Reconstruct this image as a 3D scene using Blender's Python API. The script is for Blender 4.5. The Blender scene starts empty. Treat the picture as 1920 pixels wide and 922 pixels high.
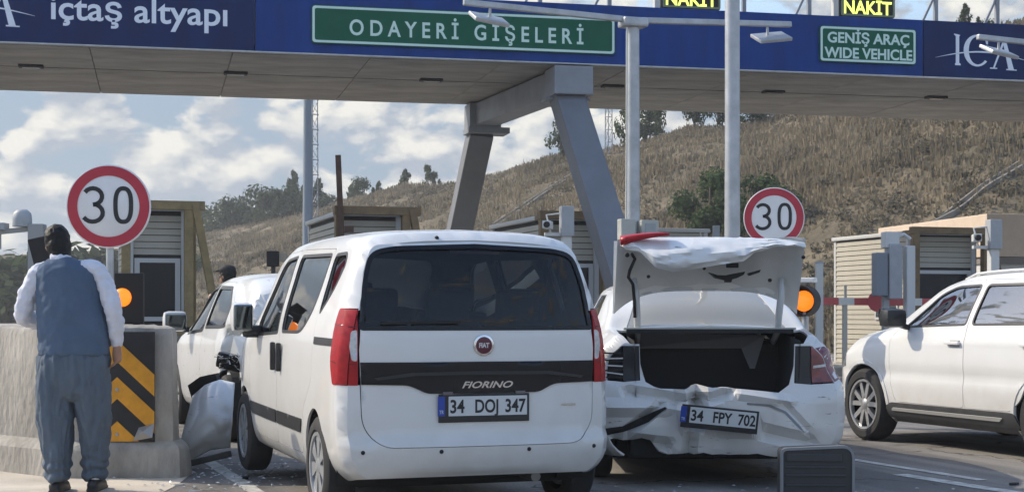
import bpy, bmesh, math, random
import numpy as np
from mathutils import Vector, Matrix, noise as mnoise
from mathutils.geometry import delaunay_2d_cdt

R = math.radians
SC = bpy.context.scene
COL = SC.collection

# ---------------------------------------------------------------- camera
cam_data = bpy.data.cameras.new("camera")
cam = bpy.data.objects.new("camera", cam_data)
COL.objects.link(cam)
cam.location = (0, 0, 1.2)                      # eye height of someone sitting in a car
cam.rotation_euler = (R(90), 0, 0)
cam_data.sensor_width = 36
cam_data.lens = 54.2
cam_data.shift_y = 0.0672
cam_data.clip_end = 3000
SC.camera = cam

# ---------------------------------------------------------------- sun and sky
SUN_AZ = 68          # degrees to the left of the viewing direction
SUN_EL = 37
to_sun = Vector((-math.sin(R(SUN_AZ)) * math.cos(R(SUN_EL)), math.cos(R(SUN_AZ)) * math.cos(R(SUN_EL)), math.sin(R(SUN_EL))))
sd = bpy.data.lights.new("sun", 'SUN')
sd.energy = 2.15
sd.angle = R(0.5)
sd.color = (1.0, 0.88, 0.70)
sun = bpy.data.objects.new("sun", sd)
COL.objects.link(sun)
sun.rotation_euler = to_sun.to_track_quat('Z', 'Y').to_euler()

world = bpy.data.worlds.new("World")
SC.world = world
world.use_nodes = True
wt = world.node_tree
for n in list(wt.nodes):
    wt.nodes.remove(n)


def wn(t, **k):
    n = wt.nodes.new(t)
    for a, b in k.items():
        setattr(n, a, b)
    return n


def wmath(op, a, b=None, clamp=False):
    n = wn('ShaderNodeMath', operation=op, use_clamp=clamp)
    for i, v in enumerate((a, b)):
        if v is None:
            continue
        if isinstance(v, (int, float)):
            n.inputs[i].default_value = v
        else:
            wt.links.new(v, n.inputs[i])
    return n.outputs[0]


def wmix(fac, a, b):
    n = wn('ShaderNodeMix', data_type='RGBA')
    for i, v in ((0, fac), (6, a), (7, b)):
        if isinstance(v, tuple):
            n.inputs[i].default_value = v
        elif isinstance(v, (int, float)):
            n.inputs[i].default_value = v
        else:
            wt.links.new(v, n.inputs[i])
    return n.outputs[2]


sky = wn('ShaderNodeTexSky', sky_type='NISHITA')
sky.sun_disc = False
sky.sun_elevation = R(SUN_EL)
sky.sun_rotation = R(-SUN_AZ)
sky.air_density = 1.0
sky.dust_density = 0.9
sky.ozone_density = 0.35
tc = wn('ShaderNodeTexCoord')
sep = wn('ShaderNodeSeparateXYZ')
wt.links.new(tc.outputs['Generated'], sep.inputs[0])
zc = wmath('MAXIMUM', sep.outputs[2], 0.0)


def wnoise(offset, scale, detail, rough, dist=0.0):
    mp = wn('ShaderNodeMapping')
    mp.inputs['Location'].default_value = offset
    mp.inputs['Scale'].default_value = (1.0, 1.0, 1.75)
    wt.links.new(tc.outputs['Generated'], mp.inputs[0])
    nz = wn('ShaderNodeTexNoise')
    nz.inputs['Scale'].default_value = scale
    nz.inputs['Detail'].default_value = detail
    nz.inputs['Roughness'].default_value = rough
    nz.inputs['Distortion'].default_value = dist
    wt.links.new(mp.outputs[0], nz.inputs['Vector'])
    return nz.outputs[0]


def wramp(v, stops):
    r = wn('ShaderNodeValToRGB')
    e = r.color_ramp.elements
    while len(e) < len(stops):
        e.new(0.5)
    for i, (p, c) in enumerate(stops):
        e[i].position = p
        e[i].color = c if len(c) == 4 else (*c, 1)
    wt.links.new(v, r.inputs[0])
    return r.outputs[0]


# cumulus: billowed noise on the sky directions, lit from the upper left where the sun stands; fewer clouds higher up
CO = (3.1, 1.7, 0.4)
d1 = wnoise(CO, 21.0, 10.0, 0.52, 0.15)
d2 = wnoise((CO[0] - 0.006, CO[1], CO[2] + 0.019), 21.0, 6.0, 0.47, 0.15)
d3 = wnoise((7.7, 4.2, 2.0), 5.0, 3.0, 0.5)
dens = wmath('ADD', wmath('ADD', wmath('MULTIPLY', d1, 0.7), wmath('MULTIPLY', d3, 0.3)), wmath('ADD', wmath('MULTIPLY', zc, -0.24), 0.05))
mask = wramp(dens, [(0.482, (0, 0, 0)), (0.528, (1, 1, 1))])
lit = wmath('SUBTRACT', d1, d2)
thick = wmath('MULTIPLY', wmath('SUBTRACT', dens, 0.52), 0.9)
litr = wramp(wmath('ADD', wmath('ADD', wmath('MULTIPLY', lit, 2.6), 0.44), thick), [(0.27, (0, 0, 0)), (0.82, (1, 1, 1))])
cloud = wmix(litr, (1.55, 1.75, 2.05, 1), (3.2, 3.13, 2.9, 1))
# far grey-blue cloud sheet near the horizon, clear blue higher up
sheet = wramp(zc, [(0.0, (.97, .97, .97)), (0.14, (.9, .9, .9)), (0.19, (.45, .45, .45)), (0.34, (0, 0, 0))])
base_sky = wmix(sheet, sky.outputs[0], (1.0, 1.28, 1.68, 1))
skymix = wmix(mask, base_sky, cloud)
bg = wn('ShaderNodeBackground')
bg.inputs[1].default_value = 0.15
wt.links.new(skymix, bg.inputs[0])
wo = wn('ShaderNodeOutputWorld')
wt.links.new(bg.outputs[0], wo.inputs[0])

vs = SC.view_settings
vs.view_transform = 'Standard'
vs.look = 'None'
vs.exposure = 0.98
vs.gamma = 1.0
vs.use_curve_mapping = False
SC.cycles.max_bounces = 8
SC.cycles.transparent_max_bounces = 24
SC.cycles.caustics_reflective = False
SC.cycles.caustics_refractive = False
SC.cycles.use_denoising = True

# ---------------------------------------------------------------- materials
MATS = {}


def mat(name, color, rough=0.6, metal=0.0, var=0.0, vscale=4.0, color2=None, bump=0.0, bscale=60.0, coat=0.0,
        emit=None, estr=0.0, spec=0.5, sub=0.0, detail=5.0, stretch=None):
    if name in MATS:
        return MATS[name]
    m = bpy.data.materials.new(name)
    m.use_nodes = True
    nt = m.node_tree
    p = nt.nodes['Principled BSDF']
    p.inputs['Base Color'].default_value = (*color, 1)
    p.inputs['Roughness'].default_value = rough
    p.inputs['Metallic'].default_value = metal
    p.inputs['Specular IOR Level'].default_value = spec
    if coat:
        p.inputs['Coat Weight'].default_value = coat
        p.inputs['Coat Roughness'].default_value = 0.06
    if emit:
        p.inputs['Emission Color'].default_value = (*emit, 1)
        p.inputs['Emission Strength'].default_value = estr
    if var or color2 or bump:
        tcn = nt.nodes.new('ShaderNodeTexCoord')
        src = tcn.outputs['Object']
        if stretch:
            mp = nt.nodes.new('ShaderNodeMapping')
            mp.inputs['Scale'].default_value = stretch
            nt.links.new(src, mp.inputs[0])
            src = mp.outputs[0]
    if var or color2:
        nz = nt.nodes.new('ShaderNodeTexNoise')
        nz.inputs['Scale'].default_value = vscale
        nz.inputs['Detail'].default_value = detail
        nz.inputs['Roughness'].default_value = 0.62
        nt.links.new(src, nz.inputs['Vector'])
        rp = nt.nodes.new('ShaderNodeValToRGB')
        c2 = color2 or tuple(max(0, c * (1 - var)) for c in color)
        c1 = color if color2 else tuple(min(1, c * (1 + var)) for c in color)
        rp.color_ramp.elements[0].position = 0.33
        rp.color_ramp.elements[0].color = (*c2, 1)
        rp.color_ramp.elements[1].position = 0.67
        rp.color_ramp.elements[1].color = (*c1, 1)
        nt.links.new(nz.outputs[0], rp.inputs[0])
        nt.links.new(rp.outputs[0], p.inputs['Base Color'])
    if bump:
        nb = nt.nodes.new('ShaderNodeTexNoise')
        nb.inputs['Scale'].default_value = bscale
        nb.inputs['Detail'].default_value = 6
        nt.links.new(src, nb.inputs['Vector'])
        b = nt.nodes.new('ShaderNodeBump')
        b.inputs['Strength'].default_value = bump
        b.inputs['Distance'].default_value = 0.02
        nt.links.new(nb.outputs[0], b.inputs['Height'])
        nt.links.new(b.outputs[0], p.inputs['Normal'])
    MATS[name] = m
    return m


def glass_mat(name, tint, ior=1.5, extra=0.0, rough=0.02, brighten=0.0):
    if name in MATS:
        return MATS[name]
    m = bpy.data.materials.new(name)
    m.use_nodes = True
    nt = m.node_tree
    for n in list(nt.nodes):
        nt.nodes.remove(n)
    o = nt.nodes.new('ShaderNodeOutputMaterial')
    tr = nt.nodes.new('ShaderNodeBsdfTransparent')
    tr.inputs[0].default_value = (*tint, 1)
    gl = nt.nodes.new('ShaderNodeBsdfGlossy')
    gl.inputs['Roughness'].default_value = rough
    gl.inputs[0].default_value = (0.95, 0.95, 0.95, 1)
    fr = nt.nodes.new('ShaderNodeFresnel')
    fr.inputs[0].default_value = ior
    ad = nt.nodes.new('ShaderNodeMath')
    ad.operation = 'ADD'
    ad.use_clamp = True
    ad.inputs[1].default_value = extra
    if brighten:
        # pale diffuse share added to the pane, standing in for bright glare
        df = nt.nodes.new('ShaderNodeBsdfDiffuse')
        df.inputs[0].default_value = (.5, .49, .44, 1)
        m0 = nt.nodes.new('ShaderNodeMixShader')
        m0.inputs[0].default_value = brighten
        nt.links.new(tr.outputs[0], m0.inputs[1])
        nt.links.new(df.outputs[0], m0.inputs[2])
        tr = m0
    mx = nt.nodes.new('ShaderNodeMixShader')
    nt.links.new(fr.outputs[0], ad.inputs[0])
    nt.links.new(ad.outputs[0], mx.inputs[0])
    nt.links.new(tr.outputs[0], mx.inputs[1])
    nt.links.new(gl.outputs[0], mx.inputs[2])
    nt.links.new(mx.outputs[0], o.inputs[0])
    MATS[name] = m
    return m


# ---------------------------------------------------------------- mesh helpers
def link(o, parent=None):
    COL.objects.link(o)
    if parent is not None:
        o.parent = parent
    return o


def tag(o, label=None, cat=None, group=None, kind=None):
    if label:
        o['label'] = label
    if cat:
        o['category'] = cat
    if group:
        o['group'] = group
    if kind:
        o['kind'] = kind
    return o


def empty(name, loc=(0, 0, 0), rz=0.0, rx=0.0, ry=0.0):
    o = bpy.data.objects.new(name, None)
    o.empty_display_size = 0.2
    o.location = loc
    o.rotation_euler = (rx, ry, rz)
    return link(o)


def thing(name, label, cat, loc=(0, 0, 0), rz=0.0, group=None, rx=0.0, ry=0.0):
    return tag(empty(name, loc, rz, rx, ry), label, cat, group)


def mk(name, verts, faces, m, parent=None, smooth=False, loc=None, rot=None):
    me = bpy.data.meshes.new(name)
    me.from_pydata([tuple(map(float, v)) for v in verts], [], [tuple(f) for f in faces])
    me.update()
    if smooth:
        me.polygons.foreach_set('use_smooth', [True] * len(me.polygons))
    if m is not None:
        for mm in (m if isinstance(m, (list, tuple)) else [m]):
            me.materials.append(mm)
    o = bpy.data.objects.new(name, me)
    link(o, parent)
    if loc is not None:
        o.location = loc
    if rot is not None:
        o.rotation_euler = rot
    return o


class MB:
    """collects simple shapes for ONE mesh"""

    def __init__(s):
        s.v, s.f = [], []

    def add(s, v, f):
        b = len(s.v)
        s.v += [tuple(p) for p in v]
        s.f += [tuple(i + b for i in q) for q in f]
        return s

    def box(s, c, d, rot=None, bev=0.0):
        hx, hy, hz = d[0] / 2, d[1] / 2, d[2] / 2
        b = min(bev, hx * .9, hy * .9, hz * .9)
        if b <= 0:
            v = [Vector((sx * hx, sy * hy, sz * hz)) for sz in (-1, 1) for sy in (-1, 1) for sx in (-1, 1)]
            f = [(0, 2, 3, 1), (4, 5, 7, 6), (0, 1, 5, 4), (2, 6, 7, 3), (0, 4, 6, 2), (1, 3, 7, 5)]
        else:
            bm = bmesh.new()
            bmesh.ops.create_cube(bm, size=1.0)
            bmesh.ops.scale(bm, vec=d, verts=bm.verts)
            bmesh.ops.bevel(bm, geom=bm.edges[:], offset=b, segments=2, affect='EDGES', profile=0.6)
            bm.verts.index_update()
            v = [w.co.copy() for w in bm.verts]
            f = [[w.index for w in q.verts] for q in bm.faces]
            bm.free()
        M = Matrix.Translation(c)
        if rot is not None:
            M = M @ (rot.to_4x4() if isinstance(rot, Matrix) else Matrix.Rotation(rot, 4, 'Z'))
        return s.add([M @ p for p in v], f)

    def bar(s, a, b, w, h=None, up=(0, 0, 1), bev=0.0):
        """box beam from a to b with section w (sideways) x h"""
        a, b = Vector(a), Vector(b)
        d = b - a
        y = d.normalized()
        u = Vector(up)
        x = y.cross(u)
        if x.length < 1e-4:
            x = y.cross(Vector((1, 0, 0)))
        x.normalize()
        z = x.cross(y)
        M = Matrix((x, y, z)).transposed()
        return s.box((a + b) / 2, (w, d.length, h or w), M, bev)

    def tube(s, pts, r, seg=10, cap=True):
        pts = [Vector(p) for p in pts]
        n = len(pts)
        rr = r if isinstance(r, (list, tuple)) else [r] * n
        v, f = [], []
        ref = None
        for i, p in enumerate(pts):
            d = (pts[min(i + 1, n - 1)] - pts[max(i - 1, 0)]).normalized()
            if ref is None:
                ref = Vector((0, 0, 1)) if abs(d.z) < .9 else Vector((1, 0, 0))
            x = d.cross(ref).normalized()
            ref = x.cross(d).normalized()
            for k in range(seg):
                a = 2 * math.pi * k / seg
                v.append(p + rr[i] * (math.cos(a) * x + math.sin(a) * ref))
        for i in range(n - 1):
            for k in range(seg):
                k2 = (k + 1) % seg
                f.append((i * seg + k, i * seg + k2, (i + 1) * seg + k2, (i + 1) * seg + k))
        if cap:
            f.append(tuple(range(seg - 1, -1, -1)))
            f.append(tuple((n - 1) * seg + k for k in range(seg)))
        return s.add(v, f)

    def lathe(s, prof, seg=32, M=None, closed=False):
        """profile (r, h) turned about local Z; M places it"""
        M = M or Matrix.Identity(4)
        n = len(prof)
        v = [M @ Vector((r * math.cos(2 * math.pi * k / seg), r * math.sin(2 * math.pi * k / seg), h)) for k in range(seg) for r, h in prof]
        f = []
        for k in range(seg):
            k2 = (k + 1) % seg
            for i in range(n if closed else n - 1):
                j = (i + 1) % n
                f.append((k * n + i, k2 * n + i, k2 * n + j, k * n + j))
        return s.add(v, f)

    def prism(s, poly, a, b, M=None):
        """2D polygon (x, y) extruded in local z from a to b"""
        M = M or Matrix.Identity(4)
        n = len(poly)
        v = [M @ Vector((x, y, a)) for x, y in poly] + [M @ Vector((x, y, b)) for x, y in poly]
        f = [tuple(range(n - 1, -1, -1)), tuple(range(n, 2 * n))]
        f += [(i, (i + 1) % n, n + (i + 1) % n, n + i) for i in range(n)]
        return s.add(v, f)

    def build(s, name, m, parent=None, smooth=False, angle=None, loc=None, rot=None):
        o = mk(name, s.v, s.f, m, parent, smooth, loc, rot)
        if angle is not None:
            o.data.polygons.foreach_set('use_smooth', [True] * len(o.data.polygons))
            o.data.set_sharp_from_angle(angle=R(angle))
        return o


def build_sm(mb, name, m, parent=None, angle=35):
    return mb.build(name, m, parent, angle=angle)


XZ = Matrix(((1, 0, 0, 0), (0, 0, 1, 0), (0, 1, 0, 0), (0, 0, 0, 1)))   # (x, y, h) -> (x, h, y): drawings on an upright plane, depth along +Y


def text(name, s, size, m, parent, loc, width=None, depth=0.004, bold=0.0, rot=(R(90), 0, 0), spacing=1.0, align='CENTER', shear=0.0):
    """flat lettering as a mesh, standing upright and read from -Y by default"""
    cu = bpy.data.curves.new(name, 'FONT')
    cu.body = s
    cu.size = size
    cu.extrude = depth
    cu.offset = bold
    cu.space_character = spacing
    cu.align_x = 'LEFT'
    cu.align_y = 'BOTTOM_BASELINE'
    cu.shear = shear
    cu.resolution_u = 4
    t = bpy.data.objects.new(name + '_tmp', cu)
    COL.objects.link(t)
    dg = bpy.context.evaluated_depsgraph_get()
    me = bpy.data.meshes.new_from_object(t.evaluated_get(dg))
    bpy.data.objects.remove(t)
    bpy.data.curves.remove(cu)
    co = np.array([v.co[:] for v in me.vertices])
    x0, x1 = co[:, 0].min(), co[:, 0].max()
    k = (width / (x1 - x0)) if width else 1.0
    off = {'CENTER': (x0 + x1) / 2, 'LEFT': x0, 'RIGHT': x1}[align]
    for v in me.vertices:
        v.co.x = (v.co.x - off) * k
    me.name = name
    me.materials.clear()
    me.materials.append(m)
    return split_letters(me, name, m, parent, loc, rot)


def split_letters(me, name, m, parent, loc, rot):
    """one object for each letter: loose pieces that overlap sideways (dots, cedillas) stay together"""
    n = len(me.vertices)
    par = list(range(n))

    def find(a):
        while par[a] != a:
            par[a] = par[par[a]]
            a = par[a]
        return a
    for e in me.edges:
        a, b = find(e.vertices[0]), find(e.vertices[1])
        if a != b:
            par[a] = b
    root = [find(i) for i in range(n)]
    xs = [v.co.x for v in me.vertices]
    rng = {}
    for i, r in enumerate(root):
        lo, hi = rng.get(r, (1e9, -1e9))
        rng[r] = (min(lo, xs[i]), max(hi, xs[i]))
    groups = []
    for r, (lo, hi) in sorted(rng.items(), key=lambda q: q[1]):
        if groups:
            g = groups[-1]
            ov = min(hi, g[1]) - max(lo, g[0])
            if ov > .55 * min(hi - lo, g[1] - g[0]):
                g[0], g[1] = min(lo, g[0]), max(hi, g[1])
                g[2].add(r)
                continue
        groups.append([lo, hi, {r}])
    out = None
    for lo, hi, rs in groups:
        idx = [i for i in range(n) if root[i] in rs]
        mp = {i: k for k, i in enumerate(idx)}
        vs_ = [me.vertices[i].co[:] for i in idx]
        fs = [[mp[i] for i in p.vertices] for p in me.polygons if p.vertices[0] in mp]
        o = mk('letter', vs_, fs, m, parent, loc=loc, rot=rot)
        out = out or o
    bpy.data.meshes.remove(me)
    return out


def copy_tree(o, parent=None):
    c = o.copy()
    COL.objects.link(c)
    c.parent = parent
    for ch in list(o.children):
        copy_tree(ch, c)
    return c


def circle(n, r, cx=0, cy=0, a0=0.0):
    return [(cx + r * math.cos(a0 + 2 * math.pi * i / n), cy + r * math.sin(a0 + 2 * math.pi * i / n)) for i in range(n)]


def round_poly(pts, r, n=5):
    """fillet the corners of a polygon; r a number or one per corner"""
    out = []
    m = len(pts)
    for i in range(m):
        p0, p1, p2 = Vector(pts[i - 1]), Vector(pts[i]), Vector(pts[(i + 1) % m])
        rr = r[i] if isinstance(r, (list, tuple)) else r
        a, b = p0 - p1, p2 - p1
        if rr <= 0:
            out.append(tuple(p1))
            continue
        l = min(rr, a.length * .48, b.length * .48)
        A, B = p1 + a.normalized() * l, p1 + b.normalized() * l
        for k in range(n + 1):
            t = k / n
            out.append(tuple((1 - t) ** 2 * A + 2 * t * (1 - t) * p1 + t * t * B))
    return out


def ring_frame(outer, inner, a, b, M=None):
    """frame between two polygons of equal length, extruded"""
    M = M or Matrix.Identity(4)
    n = len(outer)
    v = []
    for z in (a, b):
        v += [M @ Vector((x, y, z)) for x, y in outer] + [M @ Vector((x, y, z)) for x, y in inner]
    f = []
    for i in range(n):
        j = (i + 1) % n
        f += [(i, j, n + j, n + i), (2 * n + i, 3 * n + i, 3 * n + j, 2 * n + j), (i, 2 * n + i, 2 * n + j, j), (n + i, n + j, 3 * n + j, 3 * n + i)]
    return v, f


def fbm(x, y, z=0.0, oct=4, s=1.0):
    return mnoise.fractal(Vector((x * s, y * s, z * s)), 0.55, 2.1, oct)


def sstep(a, b, x):
    t = min(1.0, max(0.0, (x - a) / (b - a)))
    return t * t * (3 - 2 * t)

# ================================================================ SETTING
F_PX, HOR = 2890.0, 590.0


def wx(px, d):
    """sideways position of something seen at column px when it stands d metres ahead"""
    return (px - 960.0) / F_PX * d


def wz(py, d):
    return 1.2 + (HOR - py) / F_PX * d


def ground_material():
    m = bpy.data.materials.new('worn_concrete_road')
    m.use_nodes = True
    nt = m.node_tree
    p = nt.nodes['Principled BSDF']
    p.inputs['Roughness'].default_value = 0.85
    p.inputs['Specular IOR Level'].default_value = 0.35
    N = nt.nodes.new
    geo = N('ShaderNodeNewGeometry')
    mp = N('ShaderNodeMapping')
    mp.vector_type = 'POINT'
    mp.inputs['Rotation'].default_value = (0, 0, R(-17))
    nt.links.new(geo.outputs['Position'], mp.inputs[0])

    def noise(scale, det, vec=None, rough=.6):
        n = N('ShaderNodeTexNoise')
        n.inputs['Scale'].default_value = scale
        n.inputs['Detail'].default_value = det
        n.inputs['Roughness'].default_value = rough
        nt.links.new(vec or geo.outputs['Position'], n.inputs['Vector'])
        return n.outputs[0]

    def ramp(v, a, b, ca, cb):
        r = N('ShaderNodeValToRGB')
        r.color_ramp.elements[0].position = a
        r.color_ramp.elements[1].position = b
        r.color_ramp.elements[0].color = (*ca, 1)
        r.color_ramp.elements[1].color = (*cb, 1)
        nt.links.new(v, r.inputs[0])
        return r.outputs[0]

    def mix(f, a, b, mode='MIX'):
        n = N('ShaderNodeMix')
        n.data_type = 'RGBA'
        n.blend_type = mode
        for i, v in ((0, f), (6, a), (7, b)):
            if isinstance(v, (int, float)):
                n.inputs[i].default_value = v
            elif isinstance(v, tuple):
                n.inputs[i].default_value = (*v, 1)
            else:
                nt.links.new(v, n.inputs[i])
        return n.outputs[2]
    st = N('ShaderNodeMapping')
    st.inputs['Scale'].default_value = (1.6, 0.07, 1)
    nt.links.new(mp.outputs[0], st.inputs[0])
    base = ramp(noise(0.55, 6), .3, .7, (.20, .19, .175), (.34, .32, .29))
    streak = ramp(noise(1.0, 5, st.outputs[0]), .42, .62, (.55, .55, .57), (1, 1, 1))
    c = mix(1.0, base, streak, 'MULTIPLY')
    speck = ramp(noise(55, 3), .3, .7, (.72, .72, .72), (1.2, 1.2, 1.2))
    c = mix(1.0, c, speck, 'MULTIPLY')
    oil = ramp(noise(0.9, 4), .60, .72, (0, 0, 0), (1, 1, 1))
    c = mix(oil, c, (.05, .048, .046))
    vo = N('ShaderNodeTexVoronoi')
    vo.feature = 'DISTANCE_TO_EDGE'
    vo.inputs['Scale'].default_value = 0.45
    wv = N('ShaderNodeMix')
    wv.data_type = 'VECTOR'
    nn = N('ShaderNodeTexNoise')
    nn.inputs['Scale'].default_value = 2.0
    nn.inputs['Detail'].default_value = 4
    nt.links.new(geo.outputs['Position'], nn.inputs['Vector'])
    va = N('ShaderNodeVectorMath')
    va.operation = 'ADD'
    nt.links.new(geo.outputs['Position'], va.inputs[0])
    nt.links.new(nn.outputs['Color'], va.inputs[1])
    nt.links.new(va.outputs[0], vo.inputs['Vector'])
    crack = ramp(vo.outputs[0], .004, .012, (1, 1, 1), (0, 0, 0))
    c = mix(crack, c, (.07, .065, .06))
    nt.links.new(c, p.inputs['Base Color'])
    b = N('ShaderNodeBump')
    b.inputs['Strength'].default_value = .35
    b.inputs['Distance'].default_value = .01
    nt.links.new(noise(90, 5), b.inputs['Height'])
    nt.links.new(b.outputs[0], p.inputs['Normal'])
    return m


gm = ground_material()
tag(mk('ground', [(-300, -30, 0), (300, -30, 0), (300, 330, 0), (-300, 330, 0)], [(0, 1, 2, 3)], gm), kind='structure')

# pale concrete apron of the island where the man stands
M_APRON = mat('pale_concrete_apron', (.62, .56, .47), .9, color2=(.40, .36, .30), vscale=1.6, bump=.3, bscale=50, detail=9)
tag(mk('pavement', [(-9, 3, .004), (-2.38, 3, .004), (-2.36, 10.9, .004), (-2.42, 11.6, .004), (-4.4, 12.8, .004), (-9, 13.4, .004)], [(0, 1, 2, 3, 4, 5)], M_APRON), kind='structure')

# painted lane lines, worn
M_PAINT = mat('worn_road_paint', (.62, .61, .57), .8, color2=(.26, .25, .22), vscale=9, detail=8)


def lane_line(name, p, ang, l0, l1, w):
    d = Vector((-math.sin(R(ang)), math.cos(R(ang)), 0))
    n = Vector((d.y, -d.x, 0))
    P = Vector((*p, .004))
    v, f = [], []
    k = 24
    for i in range(k + 1):
        c = P + d * (l0 + (l1 - l0) * i / k)
        e = .012 * fbm(i * .7, ang)
        v += [c - n * (w / 2 + e), c + n * (w / 2 - e)]
    f = [(2 * i, 2 * i + 1, 2 * i + 3, 2 * i + 2) for i in range(k)]
    return tag(mk(name, v, f, M_PAINT), kind='structure')


lane_line('lane_marking', (-1.81, 10.67), 19, -5.5, 2.2, .11)
lane_line('lane_marking', (3.29, 10.67), 22, -5, 1.0, .14)
lane_line('lane_marking', (2.9, 12.6), 20, -1.5, 14, .10)
lane_line('lane_marking', (7.2, 13.0), 17, -6, 16, .12)

# ---------------------------------------------------------------- hill
RX = [-900, -200, 0, 200, 380, 480, 575, 650, 760, 845, 920, 1030, 1150, 1203, 1241, 1274, 1357, 1440, 1475, 1600, 1850, 2100, 2400, 3400]
RY = [500, 486, 478, 466, 440, 421, 400, 376, 353, 346, 331, 305, 281, 269, 254, 244, 240, 230, 214, 150, 62, 5, -40, -120]
DX = [-900, -200, 400, 850, 1150, 1500, 1850, 2400, 3400]
DR = [210, 190, 160, 125, 105, 88, 78, 70, 66]
DF = [150, 125, 95, 62, 53, 47, 44, 42, 40]


def hill_z(x, y):
    if y < 30:
        return -0.5
    c = 960 + F_PX * x / y
    rd = np.interp(c, DX, DR)
    fd = np.interp(c, DX, DF)
    zr = wz(np.interp(c, RX, RY), rd)
    t = (y - fd) / (rd - fd)
    if t <= 0:
        return -0.4 + max(-3, t) * .2
    if t <= 1:
        z = zr * (t ** .92) * (1 + .06 * math.sin(t * 3.1)) / (1 + .06 * math.sin(3.1))
    else:
        z = zr * max(.25, 1 - (t - 1) * .35)
    return z - 0.35 + sstep(0, .15, t) * .35 + .45 * fbm(x, y, 0, 4, .16) * sstep(0, .2, t) * (1 - .6 * sstep(.85, 1, t))


def hill_hit(px, py):
    for i in range(600):
        d = 40 + i * .3
        x = wx(px, d)
        if hill_z(x, d) >= wz(py, d):
            return Vector((x, d, hill_z(x, d)))
    return None


def hill_mesh():
    ys = list(np.concatenate([np.linspace(38, 130, 116), np.linspace(132, 300, 50)]))
    na = 170
    cs = np.linspace(-1000, 3300, na)
    v = []
    for y in ys:
        for c in cs:
            x = wx(c, y)
            v.append((x, y, hill_z(x, y)))
    f = []
    for i in range(len(ys) - 1):
        for j in range(na - 1):
            f.append((i * na + j, i * na + j + 1, (i + 1) * na + j + 1, (i + 1) * na + j))
    m = bpy.data.materials.new('dry_hillside')
    m.use_nodes = True
    nt = m.node_tree
    p = nt.nodes['Principled BSDF']
    p.inputs['Roughness'].default_value = .95
    p.inputs['Specular IOR Level'].default_value = .1
    geo = nt.nodes.new('ShaderNodeNewGeometry')

    def ns(sc, det):
        n = nt.nodes.new('ShaderNodeTexNoise')
        n.inputs['Scale'].default_value = sc
        n.inputs['Detail'].default_value = det
        n.inputs['Roughness'].default_value = .65
        nt.links.new(geo.outputs['Position'], n.inputs['Vector'])
        return n.outputs[0]
    r = nt.nodes.new('ShaderNodeValToRGB')
    for pos, col in ((.5, (.155, .13, .09)), (.66, (.225, .185, .125))):
        e = r.color_ramp.elements.new(pos)
        e.color = (*col, 1)
    r.color_ramp.elements[0].color = (.085, .078, .05, 1)
    r.color_ramp.elements[0].position = .3
    r.color_ramp.elements[-1].color = (.29, .24, .165, 1)
    nt.links.new(ns(.35, 9), r.inputs[0])
    nt.links.new(r.outputs[0], p.inputs['Base Color'])
    b = nt.nodes.new('ShaderNodeBump')
    b.inputs['Strength'].default_value = .6
    b.inputs['Distance'].default_value = .2
    nt.links.new(ns(2.5, 7), b.inputs['Height'])
    nt.links.new(b.outputs[0], p.inputs['Normal'])
    return tag(mk('hill', v, f, m, smooth=True), kind='structure')


hill_mesh()


def island_material(name, stops, rough=.9):
    """colour picked per clump by the random value of its mesh island, with a little translucency"""
    m = bpy.data.materials.new(name)
    m.use_nodes = True
    nt = m.node_tree
    p = nt.nodes['Principled BSDF']
    p.inputs['Roughness'].default_value = rough
    p.inputs['Specular IOR Level'].default_value = .15
    geo = nt.nodes.new('ShaderNodeNewGeometry')
    nz = nt.nodes.new('ShaderNodeTexNoise')
    nz.inputs['Scale'].default_value = .22
    nz.inputs['Detail'].default_value = 5
    nt.links.new(geo.outputs['Position'], nz.inputs['Vector'])
    ma = nt.nodes.new('ShaderNodeMath')
    ma.operation = 'MULTIPLY_ADD'
    ma.inputs[1].default_value = .55
    nt.links.new(geo.outputs['Random Per Island'], ma.inputs[0])
    mb = nt.nodes.new('ShaderNodeMath')
    mb.operation = 'MULTIPLY_ADD'
    mb.inputs[1].default_value = 1.3
    mb.inputs[2].default_value = -.42
    nt.links.new(nz.outputs[0], mb.inputs[0])
    nt.links.new(mb.outputs[0], ma.inputs[2])
    r = nt.nodes.new('ShaderNodeValToRGB')
    e = r.color_ramp.elements
    while len(e) < len(stops):
        e.new(.5)
    for i, (pos, c) in enumerate(stops):
        e[i].position = pos
        e[i].color = (*c, 1)
    nt.links.new(ma.outputs[0], r.inputs[0])
    nt.links.new(r.outputs[0], p.inputs['Base Color'])
    tl = nt.nodes.new('ShaderNodeBsdfTranslucent')
    nt.links.new(r.outputs[0], tl.inputs[0])
    mx = nt.nodes.new('ShaderNodeMixShader')
    mx.inputs[0].default_value = .4
    nt.links.new(p.outputs[0], mx.inputs[1])
    nt.links.new(tl.outputs[0], mx.inputs[2])
    nt.links.new(mx.outputs[0], nt.nodes['Material Output'].inputs[0])
    return m


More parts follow.
